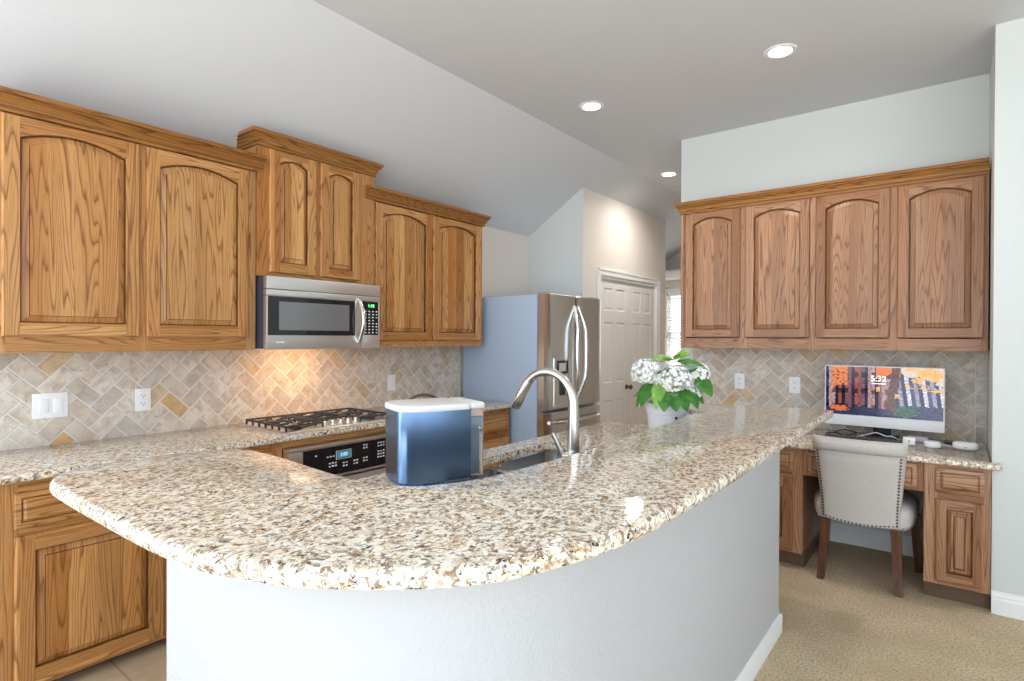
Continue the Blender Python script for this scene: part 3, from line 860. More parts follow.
bm = BM(); box(bm, .075, .555, my - .0402, my - .035, z0 + .112, z1 - .145, .001); obj('mesh_screen', bm, MESHG, md)
bm = BM(); pts = []
for k in range(17):
    q = k / 16; pts.append((.632, my - .040 - .050 * math.sin(PI * q), z0 + .040 + (z1 - .100 - z0 - .040) * q))
tube(bm, pts, .0135, 14, flat=.7); obj('door_handle', bm, mat('polished_handle', (.80,.80,.80), .16, metal=1.0), md, smooth=50)
bm = BM(); box(bm, .657, mw, my - .038, my - .001, z0, z0 + .088, .003); box(bm, mw - .012, mw, my - .038, my - .001, z0 + .088, z1 - .114, .003); obj('side_trim', bm, STEEL, t, smooth=30)
bm = BM(); box(bm, .657, mw - .012, my - .0385, my - .001, z0 + .088, z1 - .114, .002); cp = obj('control_panel', bm, BLACKG, t)
text('clock_digits', '1:18', .030, mat('green_display', (.02,.1,.02), .4, emit=(.15,1.0,.25), estr=2.2), cp, (.728, my - .0392, z1 - .142), extrude=.0003)
bm = BM()
for i in range(4):
    for j in range(8):
        if j == 4 and i in (0, 3): continue
        x = .676 + i*.030; z = z0 + .100 + j*.020
        box(bm, x, x + .013, my - .0392, my - .036, z, z + .007)
obj('keypad', bm, LEGEND, cp)
# small illegible maker's badge at the lower left of the door
bm = BM()
x = .058
for wd in (.012, .009, .010, .010): box(bm, x, x + wd, my - .0392, my - .036, z0 + .036, z0 + .047, .001); x += wd + .004
obj('badge', bm, LEGEND, md)
# hood lamp lens under the microwave
HOOD = mat('lamp_lens', (1, .95, .85), .4, emit=(1.0,.75,.45), estr=6)
bm = BM(); box(bm, .30, .50, my + .06, my + .12, z0 - .001, z0 + .006); obj('lamp_lens', bm, HOOD, t)
L = bpy.data.lights.new('hood_lamp', 'AREA'); L.shape = 'RECTANGLE'; L.size = .22; L.size_y = .06; L.energy = 2.6; L.color = (1, .55, .24)
o = bpy.data.objects.new('hood_lamp', L); COL.objects.link(o); o.parent = t; o.location = (.40, my + .09, z0 - .004); o.rotation_euler = (math.radians(28), 0, 0)

# ------------------------------------------------------------------ REFRIGERATOR (front faces +x)
t = thing('refrigerator', 'stainless french door refrigerator with water dispenser at the end of the counter', 'refrigerator', (.04, 3.722, 0), R90)
fw = .915; cd = -.815; fh = 1.80
GREYSIDE = mat('grey_blue_painted_steel', (.40,.50,.64), .35, spec=.5)
bm = BM(); box(bm, 0, fw, cd, -.01, .03, fh, .006); obj('case', bm, GREYSIDE, t, smooth=30)
for x in (.06, fw - .06):
    for y in (cd + .06, -.08):
        bm = BM(); cyl(bm, (x, y, 0), (0, 0, 1), .02, .032, 12); obj('foot', bm, BLACKP, t)
def fdoor(name, u0, u1, z0, z1, bulge=.012):
    bm = BM(); n = 12; d0 = cd - .008; d1 = cd - .078
    ol = [(u0, d0), (u1, d0)]
    for k in range(n + 1):
        q = k / n; u = u1 - (u1 - u0) * q
        e = min(q, 1 - q); ed = .012 * (1 - min(1, e / .06)) ** 2
        U = (u) / fw; ol.append((u, d1 + ed - bulge * (1 - (2*U - 1) ** 2)))
    slab(bm, ol, [(.004, z0), (0, z0 + .004), (0, z1 - .004), (.004, z1)])
    return obj(name, bm, STEELV, t, smooth=40)
dl = fdoor('left_door', .002, fw/2 - .003, .868, 1.808); dr = fdoor('right_door', fw/2 + .003, fw - .002, .868, 1.808)
fz = fdoor('freezer_drawer', .002, fw - .002, .10, .845)
bm = BM(); box(bm, .02, fw - .02, cd - .06, cd - .002, .03, .10); obj('kick_grille', bm, BLACKP, t)
bm = BM(); box(bm, .03, .13, cd - .06, cd + .10, 1.8, 1.822, .006); HG = mat('grey_hinge', (.35,.36,.38), .4); obj('hinge_cover', bm, HG, t)
bm = BM(); box(bm, fw - .13, fw - .03, cd - .06, cd + .10, 1.8, 1.822, .006); obj('hinge_cover', bm, HG, t)
def bow(name, par, uc, side, z0, z1):
    bm = BM(); pts = []
    for k in range(21):
        q = k / 20; s_ = math.sin(PI * q)
        pts.append((uc + side * .040 * s_, cd - .086 - .058 * min(1, s_ * 1.5), z0 + (z1 - z0) * q))
    tube(bm, pts, .0155, 14); obj(name, bm, CHROME, par, smooth=50)
bow('door_handle', dl, fw/2 - .034, -1, .93, 1.72); bow('door_handle', dr, fw/2 + .030, 1, .93, 1.72)
bm = BM(); pts = []
for k in range(17):
    q = k / 16; pts.append((.07 + (fw - .14) * q, cd - .090 - .05 * min(1, 2.2 * math.sin(PI * q)), .765))
tube(bm, pts, .014, 14); obj('drawer_handle', bm, CHROME, fz, smooth=50)
bm = BM(); yf = cd - .090
box(bm, .115, .355, yf, yf + .02, .895, .91, .003); box(bm, .115, .128, yf, yf + .02, .91, 1.285, .003); box(bm, .342, .355, yf, yf + .02, .91, 1.285, .003); box(bm, .115, .355, yf, yf + .02, 1.275, 1.29, .003)
dp = obj('dispenser_frame', bm, CHROME, dl)
bm = BM(); box(bm, .128, .342, yf + .006, yf + .02, .91, 1.275); obj('dispenser_recess', bm, mat('dispenser_grey', (.30,.31,.33), .3, metal=.6), dp)
bm = BM(); box(bm, .165, .325, yf - .002, yf + .008, 1.155, 1.265, .003); obj('dispenser_panel', bm, BLACKG, dp)
bm = BM(); box(bm, .185, .285, yf - .0035, yf, 1.175, 1.245, .002); obj('dispenser_screen', bm, mat('pale_screen', (.62,.62,.60), .3), dp)
bm = BM(); box(bm, .205, .275, yf - .006, yf + .008, .98, 1.13, .004); obj('paddle', bm, BLACKP, dp)

# ------------------------------------------------------------------ ICE MAKER
ang = math.atan2(.927, .375)
t = thing('ice_maker', 'navy countertop ice maker with white lid and clear side tank beside the sink', 'ice maker', (1.972, 1.342, .914), ang)
IMB = mat('navy_metal_shell', (.16,.27,.46), .22, metal=.92)
bl, dpth, hh = .270, .235, .292
bm = BM(); slab(bm, rounded([(0, 0), (bl, 0), (bl, dpth), (0, dpth)], [.085, .004, .004, .055], 10), [(.004, .006), (0, .010), (0, hh - .024)]); obj('shell', bm, IMB, t, smooth=40)
LID = mat('ivory_lid', (.80,.80,.79), .35)
bm = BM(); slab(bm, rounded([(-.004, -.005), (bl, -.005), (bl, dpth + .004), (-.004, dpth + .004)], [.088, .018, .018, .058], 10), [(.002, hh - .024), (0, hh - .020), (0, hh - .010), (.004, hh - .003), (.014, hh)]); obj('lid', bm, LID, t, smooth=40)
bm = BM(); slab(bm, rounded([(bl + .001, .004), (bl + .07, .014), (bl + .07, dpth - .01), (bl + .001, dpth)], [.014, .02, .02, .014], 5), [(.002, hh - .024), (0, hh - .020), (0, hh - .010), (.004, hh - .004), (.012, hh - .001)]); obj('tank_lid', bm, LID, t, smooth=40)
TANK = mat('clear_smoky_plastic', (.86,.90,.94), .06, trans=.92, ior=1.2)
bm = BM(); slab(bm, rounded([(bl + .002, .008), (bl + .066, .018), (bl + .066, dpth - .014), (bl + .002, dpth - .004)], [.002, .018, .018, .002], 5), [(.003, .006), (0, .010), (0, hh - .025)]); tk = obj('side_tank', bm, TANK, t, smooth=40)
bm = BM(); slab(bm, rounded([(bl + .006, .014), (bl + .060, .024), (bl + .060, dpth - .022), (bl + .006, dpth - .012)], .01, 4), [(.001, .012), (0, .014), (0, .19)]); obj('water', bm, mat('water', (.70,.82,.92), .02, trans=1.0, ior=1.33), tk, smooth=40)
bm = BM(); box(bm, bl + .004, bl + .062, .03, .06, .20, .235, .004); box(bm, bl + .02, bl + .05, .05, .075, .02, .20, .004); obj('pump_fitting', bm, mat('grey_fitting', (.32,.38,.45), .4), tk)
bm = BM(); tube(bm, [(.10 + .15 * k / 12, dpth + .016, hh - .03 + .042 * math.sin(PI * k / 12) ** .5) for k in range(13)], .006, 8); obj('rear_grip', bm, mat('dark_grip', (.10,.05,.04), .4), t)
for x in (.05, bl - .03):
    for y in (.05, dpth - .04):
        bm = BM(); cyl(bm, (x, y, 0), (0,0,1), .012, .008, 12); obj('foot', bm, BLACKP, t)

# ------------------------------------------------------------------ POTTED HYDRANGEA
def leafmat(name, c1, c2, sp=.4):
    m = mat(name, c1, .40, spec=sp); q = NT(m); n = q.noise(q.obj_coord(), 22, 3, .6).outputs['Fac']
    q.link(q.ramp(n, [(.35, c1), (.65, c2)]), q.b.inputs['Base Color']); return m
LEAF = leafmat('hydrangea_leaf', (.030,.135,.022), (.080,.26,.040)); LEAFY = leafmat('young_leaf', (.14,.33,.05), (.28,.48,.10))
PETAL = leafmat('white_petal', (.93,.93,.91), (.88,.90,.85), .2)
t = thing('potted_hydrangea', 'white hydrangea in a white pot on the counter behind the bar', 'potted plant', (2.27, 2.95, .914))
POT = mat('white_glazed_pot', (.82,.84,.88), .25)
bm = BM(); lathe(bm, [(0, 0), (.088, 0), (.091, .004), (.103, .128), (.104, .131), (.109, .133), (.116, .186), (.117, .190), (.113, .192), (.109, .189), (.104, .168), (0, .166)], seg=48); po = obj('pot', bm, POT, t, smooth=40)
bm = BM(); cyl(bm, (.098 * .78 , -.098 * .62, .118), (.78, -.62, 0), .008, .006, 14); obj('overflow_hole', bm, DARK, po)
bm = BM(); lathe(bm, [(0, .176), (.06, .174), (.104, .169)], seg=24); obj('soil', bm, mat('potting_soil', (.05,.03,.02), .9), t)
# frame of the picture seen from the camera, to spread the heads over the front
cx_ = Vector((.788, .616, 0)); cf = Vector((.616, -.788, 0))    # right, toward viewer
def P3(r_, z, d): return cx_ * r_ + cf * d + Vector((0, 0, z))
heads = [(-.112, .352, .035, .090), (.012, .318, .105, .096), (.142, .348, .03, .076), (-.03, .335, -.10, .085), (.10, .32, -.09, .07), (.118, .250, .075, .048)]
rng = random.Random(5)
for hx, hz, hd, hr in heads:
    c = P3(hx, hz, hd); bm = BM()
    N = 300 if hr > .07 else 120
    for k in range(N):
        zz = 1 - 2 * (k + .5) / N
        if zz < -.55: continue
        ph = k * 2.399963; rr = math.sqrt(1 - zz*zz)
        n = Vector((rr * math.cos(ph), rr * math.sin(ph), zz)); 
        n = (n + Vector((rng.uniform(-.22,.22), rng.uniform(-.22,.22), rng.uniform(-.22,.22)))).normalized()
        p = c + Vector((n.x, n.y, n.z * .82)) * hr * rng.uniform(.90, 1.05)
        a = n.orthogonal().normalized(); b = n.cross(a); rot = rng.uniform(0, PI)
        s_ = rng.uniform(.0082, .0108)
        cv = bm.verts.new(p - n * .002)
        for q in range(4):
            th = rot + q * PI / 2
            e1 = a * math.cos(th) + b * math.sin(th); e2 = a * math.cos(th + PI/2) + b * math.sin(th + PI/2)
            v = [p + e1 * s_ * .55 + e2 * s_ * .52 + n*.001, p + e1 * s_ * 1.12 + e2 * s_ * .36 + n * .003, p + e1 * s_ * 1.12 - e2 * s_ * .36 + n*.003, p + e1 * s_ * .55 - e2 * s_ * .52 + n*.001]
            bm.faces.new([cv] + [bm.verts.new(x) for x in v])
    fh_ = obj('flower_head', bm, PETAL, t, smooth=60)
    bm = BM(); base_ = P3(hx * .25, .172, hd * .25); tube(bm, [base_, base_.lerp(c, .5) + Vector((0, 0, .01)), c - Vector((0, 0, hr * .3))], .004, 8); obj('stem', bm, LEAFY, fh_, smooth=60)
def leaf(p, d, n, L, w, m, droop=.35, nm='leaf'):
    bm = BM(); d = d.normalized(); s_ = d.cross(n).normalized(); n = s_.cross(d)
    rows = 9; G = []
    for i in range(rows + 1):
        q = i / rows; wd = w * (math.sin(PI * min(1, q * .98 + .01) ** .8) ** .85) + .0006
        ctr = p + d * (L * q * (1 - droop * q * .3)) + Vector((0, 0, -droop * L * q * q))
        row = []
        for j in range(-3, 4):
            x = j / 3; fold = abs(x) * wd * .30 - (x*x) * wd * .35
            row.append(bm.verts.new(ctr + s_ * (x * wd) + n * (fold + .0015 * math.sin(i * 2.2) * abs(x))))
        G.append(row)
    for i in range(rows):
        for j in range(6): bm.faces.new((G[i][j], G[i][j+1], G[i+1][j+1], G[i+1][j]))
    bm2 = bm
    return obj(nm, bm2, m, t, smooth=80)
lv = [ ((-.055, .34, .10), (.1, .75, .6), .10, .040, 0, .3), ((.085, .35, .11), (.15, .7, .6), .09, .040, 0, .3), # (right, z, toward viewer) root, direction (r,z,d), length, half width, young?, droop
 ((-.08, .285, .07), (-.9, -.1, .5), .13, .040, 0, .75), ((-.055, .30, .11), (-.55, -.2, .8), .125, .036, 1, .85), ((-.045, .265, .12), (-.25, -.25, .9), .12, .042, 0, .62),
 ((-.01, .262, .125), (.02, -.3, .9), .11, .044, 0, .62), ((.03, .265, .12), (.2, -.3, .9), .11, .042, 0, .65), ((.065, .27, .10), (.5, -.2, .8), .115, .044, 0, .65),
 ((.095, .275, .08), (.8, -.25, .5), .10, .040, 0, .6), ((.13, .330, .085), (.55, -.25, .55), .115, .060, 0, .55), ((.02, .425, .06), (-.90, .30, .1), .145, .036, 1, .30),
 ((.02, .425, .06), (.55, .60, .25), .125, .032, 1, .25), ((.03, .415, .08), (.95, .12, .15), .155, .040, 0, .25), ((.01, .425, .05), (-.45, .35, .5), .09, .028, 1, .3),
 ((.03, .43, .03), (.75, .42, -.1), .12, .030, 1, .3), ((-.06, .26, -.06), (-.9, .1, -.5), .13, .040, 0, .5), ((.06, .26, -.08), (.7, .1, -.8), .13, .040, 0, .5), ((-.0, .26, -.09), (-.2, .1, -1), .13, .040, 0, .5),
 ((-.09, .29, .03), (-1, -.2, .2), .12, .034, 0, .9), ((.03, .43, .05), (.1, .5, .5), .07, .024, 1, .3)]
for (p, d, L_, w_, y_, dr_) in lv:
    leaf(P3(*p), cx_ * d[0] + Vector((0, 0, d[1])) + cf * d[2], Vector((0, 0, 1)) + cf * .45, L_, w_, LEAFY if y_ else LEAF, dr_)

# ------------------------------------------------------------------ CHAIR (faces +y, toward the desk)
t = thing('desk_chair', 'linen upholstered chair with nailhead trim pushed up to the desk', 'chair', (3.062, 3.90, 0))
def linen():
    m = mat('linen_upholstery', (.60,.565,.53), .85, spec=.2); q = NT(m); co = q.obj_coord()
    a = q.noise(q.vmath('MULTIPLY', co, (900, 900, 60)), 1, 2).outputs['Fac']; b = q.noise(q.vmath('MULTIPLY', co, (60, 60, 900)), 1, 2).outputs['Fac']
    s_ = q.math('MULTIPLY', q.math('ADD', a, b), .5)
    q.link(q.ramp(s_, [(.35, (.50,.465,.43)), (.65, (.66,.63,.60))]), q.b.inputs['Base Color']); q.bump(s_, .15, .002); return m
LINEN = linen()
WALNUT = mat('dark_walnut_leg', (.10,.035,.018), .3); qn = NT(WALNUT)
qn.link(qn.ramp(qn.noise(qn.vmath('MULTIPLY', qn.obj_coord(), (40, 40, 4)), 1, 3).outputs['Fac'], [(.35, (.065,.022,.012)), (.65, (.15,.055,.027))]), qn.b.inputs['Base Color'])
# back: vertical profile swept across, with a roll at the top that curls toward the viewer
def back_half(z): # half width
    q = (z - .37) / (.86 - .37); q = max(0, min(1, q))
    return .196 + .030 * q ** 1.3
bm = BM()
front = []; rear = []
for k in range(13):
    z = .385 + (.80 - .385) * k / 12; q = k / 12
    y = -.005 - .062 * q - .02 * q * q
    rear.append((y - .030, z)); front.append((y + .035, z))
yt, zt = front[-1][0] - .045, .835
arc = []
for k in range(0, 15):
    a_ = math.radians(20 + 250 * k / 14); arc.append((yt + .046 * math.cos(a_) , zt + .040 * math.sin(a_)))
prof = front + arc + rear[::-1][1:]
NX = 15
G = []
for j in range(NX):
    x = -1 + 2 * j / (NX - 1); row = []
    for (y, z) in prof:
        hw = back_half(z) + (.012 if z > .80 else 0)
        ed = max(0, abs(x) - .86) / .14
        bow_ = -.030 * (1 - x * x)                       # the back wraps gently round
        yc = -.005 - .06 * (z - .385) / .45
        yy = yc + (y - yc) * (1 - .45 * ed * ed)
        zz = z - (.018 * (1 - x*x) if z < .40 else 0)
        row.append(bm.verts.new((x * hw, yy + bow_ + .02, zz)))
    G.append(row)
for a, b in zip(G, G[1:]):
    for k in range(len(prof)): bm.faces.new((a[k], a[(k+1) % len(prof)], b[(k+1) % len(prof)], b[k]))
bm.faces.new(G[0]); bm.faces.new(G[-1])
bk = obj('backrest', bm, LINEN, t, smooth=60)
# nailheads down both sides and along the bottom of the back
NAIL = mat('bronze_nailhead', (.10,.075,.05), .3, metal=.9)
bm = BM()
def nail(p, n=(0, -1, 0)):
    q = Vector((0, 0, 1)).rotation_difference(Vector(n)).to_matrix().to_4x4()
    lathe(bm, [(.0058, 0), (.0052, .0018), (.003, .0032), (0, .0036)], p, 8, M=q)
for k in range(22):
    z = .390 + (.785 - .390) * k / 21; q = (z - .385) / .415
    y = -.035 - .062 * q - .02 * q * q
    for s_ in (-1, 1): nail((s_ * (back_half(z) - .012), y - .030 * (1 - .9) + .019 + .004, z))
for k in range(1, 19):
    x = -1 + 2 * k / 19
    nail((x * (back_half(.39) - .010), -.036 - .030 * (1 - x*x) + .0195, .392 - .018 * (1 - x*x)))
obj('nailhead_trim', bm, NAIL, bk, smooth=60)
# seat cushion
bm = BM(); ol = catmull([(-.20, .02, 0), (-.250, .10, 0), (-.264, .25, 0), (-.264, .40, 0), (-.235, .485, 0), (-.15, .52, 0), (0, .53, 0), (.15, .52, 0), (.235, .485, 0), (.264, .40, 0), (.264, .25, 0), (.250, .10, 0), (.20, .02, 0), (.0, .0, 0)], 4, closed=True)
slab(bm, [(p.x, p.y) for p in ol], [(.02, .355), (.004, .362), (.0, .38), (-.006, .42), (-.004, .455), (.012, .482), (.04, .497), (.10, .506), (.17, .508)])
se = obj('seat', bm, LINEN, t, smooth=60)
bm = BM()
for i, p in enumerate(ol):
    q = ol[(i + 1) % len(ol)]
    m_ = (p + q) / 2; n = Vector(((q - p).y, -(q - p).x, 0)).normalized()
    if p.y > .03: nail((m_.x - n.x*.001, m_.y - n.y*.001, .372), n)
obj('nailhead_trim', bm, NAIL, se, smooth=60)
for s_, y_, back in ((-1, .015, 1), (1, .015, 1), (-1, .46, 0), (1, .46, 0)):
    bm = BM(); x_ = s_ * (.178 if back else .250); R = []
    for z, k in ((.36, 0), (.24, .2), (.12, .55), (0, 1)):
        w_ = .026 - .006 * k
        ox = s_ * .020 * k; oy_ = (-.035 * k * k if back else .01 * k)
        R.append([bm.verts.new((x_ + ox + a * w_, y_ + oy_ + b * w_, z)) for a, b in ((-1,-1),(1,-1),(1,1),(-1,1))])
    for A, B in zip(R, R[1:]): bridge(bm, A, B)
    bm.faces.new(R[0]); bm.faces.new(R[-1])
    bmesh.ops.bevel(bm, geom=[e for e in bm.edges if abs(e.verts[0].co.z - e.verts[1].co.z) > .05], offset=.004, segments=2, affect='EDGES')
    obj('leg', bm, WALNUT, t, smooth=30)

# ------------------------------------------------------------------ MONITOR
t = thing('computer_monitor', 'white all-in-one computer showing an autumn street on the desk', 'computer', (3.12, 4.45, .80))
mwid, mz0, mz1 = .666, .068, .474
SILV = mat('silver_white_shell', (.74,.75,.78), .35)
bm = BM(); box(bm, -mwid/2, mwid/2, 0, .012, mz0, mz1, .004); box(bm, -mwid/2 + .02, mwid/2 - .02, .012, .035, mz0 + .02, mz1 - .06, .01)
obj('shell', bm, SILV, t, smooth=30)
bm = BM(); box(bm, -mwid/2 + .001, mwid/2 - .001, -.006, 0, mz0, mz0 + .066, .003); obj('chin', bm, SILV, t, smooth=30)
bm = BM(); box(bm, -mwid/2 + .002, mwid/2 - .002, -.004, 0, mz0 + .0665, mz1 - .002, .001); obj('bezel', bm, SILV, t)
bm = BM(); box(bm, -.05, .05, .034, .05, .012, .26, .006); box(bm, -.09, .09, -.03, .11, .0005, .012, .005); obj('stand', bm, BLACKP, t, smooth=30)
# screen picture: a street with brick houses, an orange tree, lamps and a bush
sx0, sx1, sz0, sz1 = -mwid/2 + .008, mwid/2 - .008, mz0 + .072, mz1 - .008
NXs, NZs = 220, 130
def px(u, v):
    """u 0..1 right, v 0..1 up -> rgb (linear)"""
    n = mnoise.noise(Vector((u*9, v*9, 1.3))); n2 = mnoise.noise(Vector((u*40, v*40, 4.1))); n3 = mnoise.noise(Vector((u*70, v*14, 9.0)))
    u0_, v0_ = u, v
    u = min(.999, max(0, u + .0025 * mnoise.noise(Vector((u*26, v*26, 7.7))) + .0015 * n3)); v = v + .022 * mnoise.noise(Vector((u*22, v*22, 3.2))) + .006 * n2
    vp = (.93, .30)
    if u < .62:
        b = int(u * 34); rr = random.Random(b * 7 + 3)
        base = [(.46,.15,.11), (.04,.06,.13), (.30,.15,.18), (.10,.17,.30), (.55,.36,.36), (.03,.04,.09), (.45,.47,.60)][rr.randrange(7)]
        c = tuple(x * (1 + .5 * n2 + .4 * n3) for x in base)
        if (int(v * 9) % 3 == 1) and rr.random() > .3: c = tuple(x * .35 for x in c)
    else:
        e = (u - .62) / .38; top = .95 - .25 * e; 
        if v > top + .1 * n: c = (.80, .72 + .1*n2, .62 + .15 * n2)
        else:
            k = int((u - .62) * 30 + (v - .3) * 2); c = [(.12,.14,.26), (.42,.42,.52), (.06,.08,.18), (.70,.70,.78)][k % 4]
            c = tuple(x * (1 + .7 * n2) for x in c)
    # foliage
    if v > .62 - .3 * max(0, u - .68) and u > .70 and n + n2 * .6 > -.12 + (.9 - v) * .8: c = (.95, .55 + .2*n2, .16 + .25 * max(0, n2))
    if (.06 < u < .20 and v > .55 + .2*n and n2 > -.25) or (.45 < u < .66 and v > .78 + .25*n): c = (.85, .30 + .12 * n2, .10)
    # trunk
    tw = .035 + .02 * (1 - v)
    uc = .585 + .05 * (v - .3) + .02 * n
    if abs(u - uc) < tw: c = tuple(x * (1 + .5 * n3) for x in (.20, .105, .10))
    # lamps, pavement, bush, pumpkins
    for lx, lz in ((.47, .56), (.63, .43)):
        if abs(u - lx) < .018 and abs(v - lz) < .045: c = (1.0, .62, .30)
        if abs(u - lx) < .004 and v < lz: c = (.03, .03, .04)
    if v < .16 + .05 * n and u < .60: c = tuple(x * (1 + .6 * n2) for x in (.07, .08, .16))
    if v < .30 - .2 * abs(u - .8) and u > .72 and v < .26: c = tuple(x * (1 + .8 * n2) for x in (.08, .10, .20))
    if (u - .70) ** 2 + ((v - .13) * .75) ** 2 < .0075 * (1 + n2): c = tuple(x * (1 + .9 * n2) for x in (.07, .20, .13))
    if (u - .12) ** 2 / .006 + (v - .13) ** 2 / .004 < 1 + n2: c = (.80, .25 + .1 * n2, .12)
    return tuple(max(0.004, min(1, x)) ** 1.25 for x in c)
bm = BM(); lay = bm.loops.layers.float_color.new('picture')
V = [[bm.verts.new((sx0 + (sx1 - sx0) * i / NXs, -.0046, sz0 + (sz1 - sz0) * j / NZs)) for j in range(NZs + 1)] for i in range(NXs + 1)]
for i in range(NXs):
    for j in range(NZs):
        fc = bm.faces.new((V[i][j], V[i+1][j], V[i+1][j+1], V[i][j+1])); c = px((i + .5) / NXs, (j + .5) / NZs)
        for lp in fc.loops: lp[lay] = (*c, 1)
SCR = mat('screen_picture', (0, 0, 0), .08, spec=.5); q = NT(SCR)
at = q.new('ShaderNodeAttribute', attribute_name='picture'); q.link(at.outputs['Color'], q.b.inputs['Emission Color']); q.b.inputs['Emission Strength'].default_value = .62
scr = obj('screen', bm, SCR, t)
CLK = mat('screen_clock', (.9,.9,.9), .4, emit=(1,1,1), estr=1.1)
text('clock_digits', '5:32', .052, CLK, scr, (-.018, -.0052, mz1 - .085), extrude=.0002)
bm = BM(); box(bm, -.055, .022, -.0052, -.0044, mz1 - .118, mz1 - .114); obj('date_line', bm, CLK, scr)

# things lying on the desk
Zd = .800
def desk_thing(name, label, cat, build, m, loc, rotz=0, sm=40):
    bm = BM(); build(bm); o = obj(name, bm, m, smooth=sm, loc=loc, rotz=rotz); return tag(o, label, cat)
GLOSSW = mat('glossy_white_plastic', (.86,.87,.88), .22)
t = thing('wifi_router', 'white rounded puck router at the right end of the desk', 'router', (3.552, 4.33, Zd))
bm = BM(); slab(bm, rounded([(-.062, -.05), (.062, -.05), (.062, .05), (-.062, .05)], .045, 8), [(.008, .0005), (0, .008), (0, .030), (.006, .038), (.02, .042)]); obj('case', bm, GLOSSW, t, smooth=50)
bm = BM(); box(bm, -.006, .006, -.0512, -.048, .014, .020, .001); obj('status_light', bm, mat('grey_mark', (.35,.37,.4), .4), t)
desk_thing('speaker_puck', 'small white round speaker puck in the middle of the desk edge', 'speaker', lambda b: lathe(b, [(0, .0005), (.036, .0005), (.044, .008), (.044, .028), (.036, .036), (0, .038)]), GLOSSW, (3.395, 4.27, Zd))
t = thing('charger_block', 'small white cube charger beside the chair back on the desk', 'charger', (3.277, 4.30, Zd), .1)
bm = BM(); box(bm, -.032, .032, -.025, .025, .0005, .045, .006); obj('case', bm, GLOSSW, t, smooth=40)
bm = BM(); box(bm, -.003, .003, -.0262, -.02, .015, .03, .0005); obj('port', bm, mat('port_grey', (.3,.3,.32), .4), t)
desk_thing('remote_control', 'grey slim remote leaning behind the white speaker puck', 'remote', lambda b: box(b, -.012, .012, -.07, .07, .0005, .012, .004), mat('grey_remote', (.42,.42,.43), .4), (3.445, 4.37, Zd), .75)
desk_thing('usb_hub', 'dark flat hub lying behind the round router', 'hub', lambda b: box(b, -.05, .05, -.016, .016, .0005, .016, .004), BLACKP, (3.50, 4.46, Zd), -.12)
desk_thing('paper_box', 'pale lavender paper box beneath the monitor chin', 'box', lambda b: box(b, -.055, .055, -.03, .03, .0005, .032, .003), mat('lavender_card', (.50,.48,.56), .6), (3.315, 4.47, Zd), -.05)
t = thing('keyboard', 'black computer keyboard lying below the monitor', 'keyboard', (3.03, 4.26, Zd), -.03)
bm = BM(); box(bm, -.21, .21, -.06, .06, .0005, .014, .004); obj('tray', bm, BLACKP, t)
bm = BM()
for i in range(14):
    for j in range(5): box(bm, -.205 + i*.0295, -.205 + i*.0295 + .024, -.055 + j*.0225, -.055 + j*.0225 + .018, .0142, .020, .002, 0, 1)
obj('keys', bm, mat('dark_keys', (.05,.05,.06), .5), t)
def cable(label, pts, m, r=.0028):
    bm = BM(); tube(bm, catmull(pts, 6), r, 8); return tag(obj('cable', bm, m, smooth=60), label, 'cable')
WCAB = mat('white_cable', (.80,.80,.80), .4)
cable('white cable looped below the middle of the monitor', [(2.99, 4.37, Zd+.004), (3.05, 4.355, Zd+.03), (3.10, 4.36, Zd+.045), (3.15, 4.36, Zd+.03), (3.19, 4.36, Zd+.03), (3.22, 4.40, Zd+.006)], WCAB)
cable('black cable tangle below the left half of the monitor', [(2.80, 4.42, Zd+.004), (2.86, 4.38, Zd+.02), (2.92, 4.42, Zd+.004), (2.98, 4.46, Zd+.018), (2.90, 4.48, Zd+.03), (2.85, 4.44, Zd+.012)], BLACKP, .004)

# ------------------------------------------------------------------ SWITCHES and OUTLETS (local: front -y)
def wall_plate(name, label, cat, loc, rotz, kind, group=None):
    t = thing(name, label, cat, loc, rotz, group)
    w = .140 if kind == 'double' else .076; h = .122
    bm = BM(); box(bm, -w/2, w/2, -.006, 0, -h/2, h/2, .0025); obj('cover_plate', bm, WHITEP, t, smooth=30)
    if kind == 'double':
        for x in (-.025, .030):
            bm = BM(); box(bm, x - .018, x + .018, -.0095, -.005, -.034, .034, .002); obj('rocker', bm, WHITEP, t, smooth=30)
    elif kind == 'outlet':
        for z in (-.021, .021):
            bm = BM(); slab(bm, rounded([(-.017, -.015), (.017, -.015), (.017, .015), (-.017, .015)], .010, 5), [(0, 0), (0, .0035)])
            for v in bm.verts: v.co = Vector((v.co.x, -.005 - v.co.z, z + v.co.y))
            rc = obj('receptacle', bm, WHITEP, t)
            bm = BM(); box(bm, -.008, -.0055, -.0092, -.008, z - .002, z + .008); box(bm, .0055, .008, -.0092, -.008, z - .002, z + .006); box(bm, -.002, .002, -.0092, -.008, z - .011, z - .006); obj('slots', bm, DARK, rc)
    else:
        bm = BM(); box(bm, -.005, .005, -.016, -.005, -.006, .012, .002); obj('toggle', bm, WHITEP, t)
    return t
wall_plate('light_switch', 'white double rocker switch plate at the left end of the backsplash', 'switch', (.0085, .806, 1.110), R90, 'double')
wall_plate('outlet', 'white outlet on the left backsplash between switch plate and cooktop', 'outlet', (.0085, 1.209, 1.105), R90, 'outlet')
wall_plate('light_switch', 'white single switch on the backsplash right of the cooktop', 'switch', (.0085, 2.942, 1.095), R90, 'single')
wall_plate('outlet', 'white outlet on the desk backsplash nearest the flowers', 'outlet', (2.158, YD - .0085, 1.117), 0, 'outlet')
wall_plate('outlet', 'white outlet on the desk backsplash nearest the monitor', 'outlet', (2.556, YD - .0085, 1.106), 0, 'outlet')

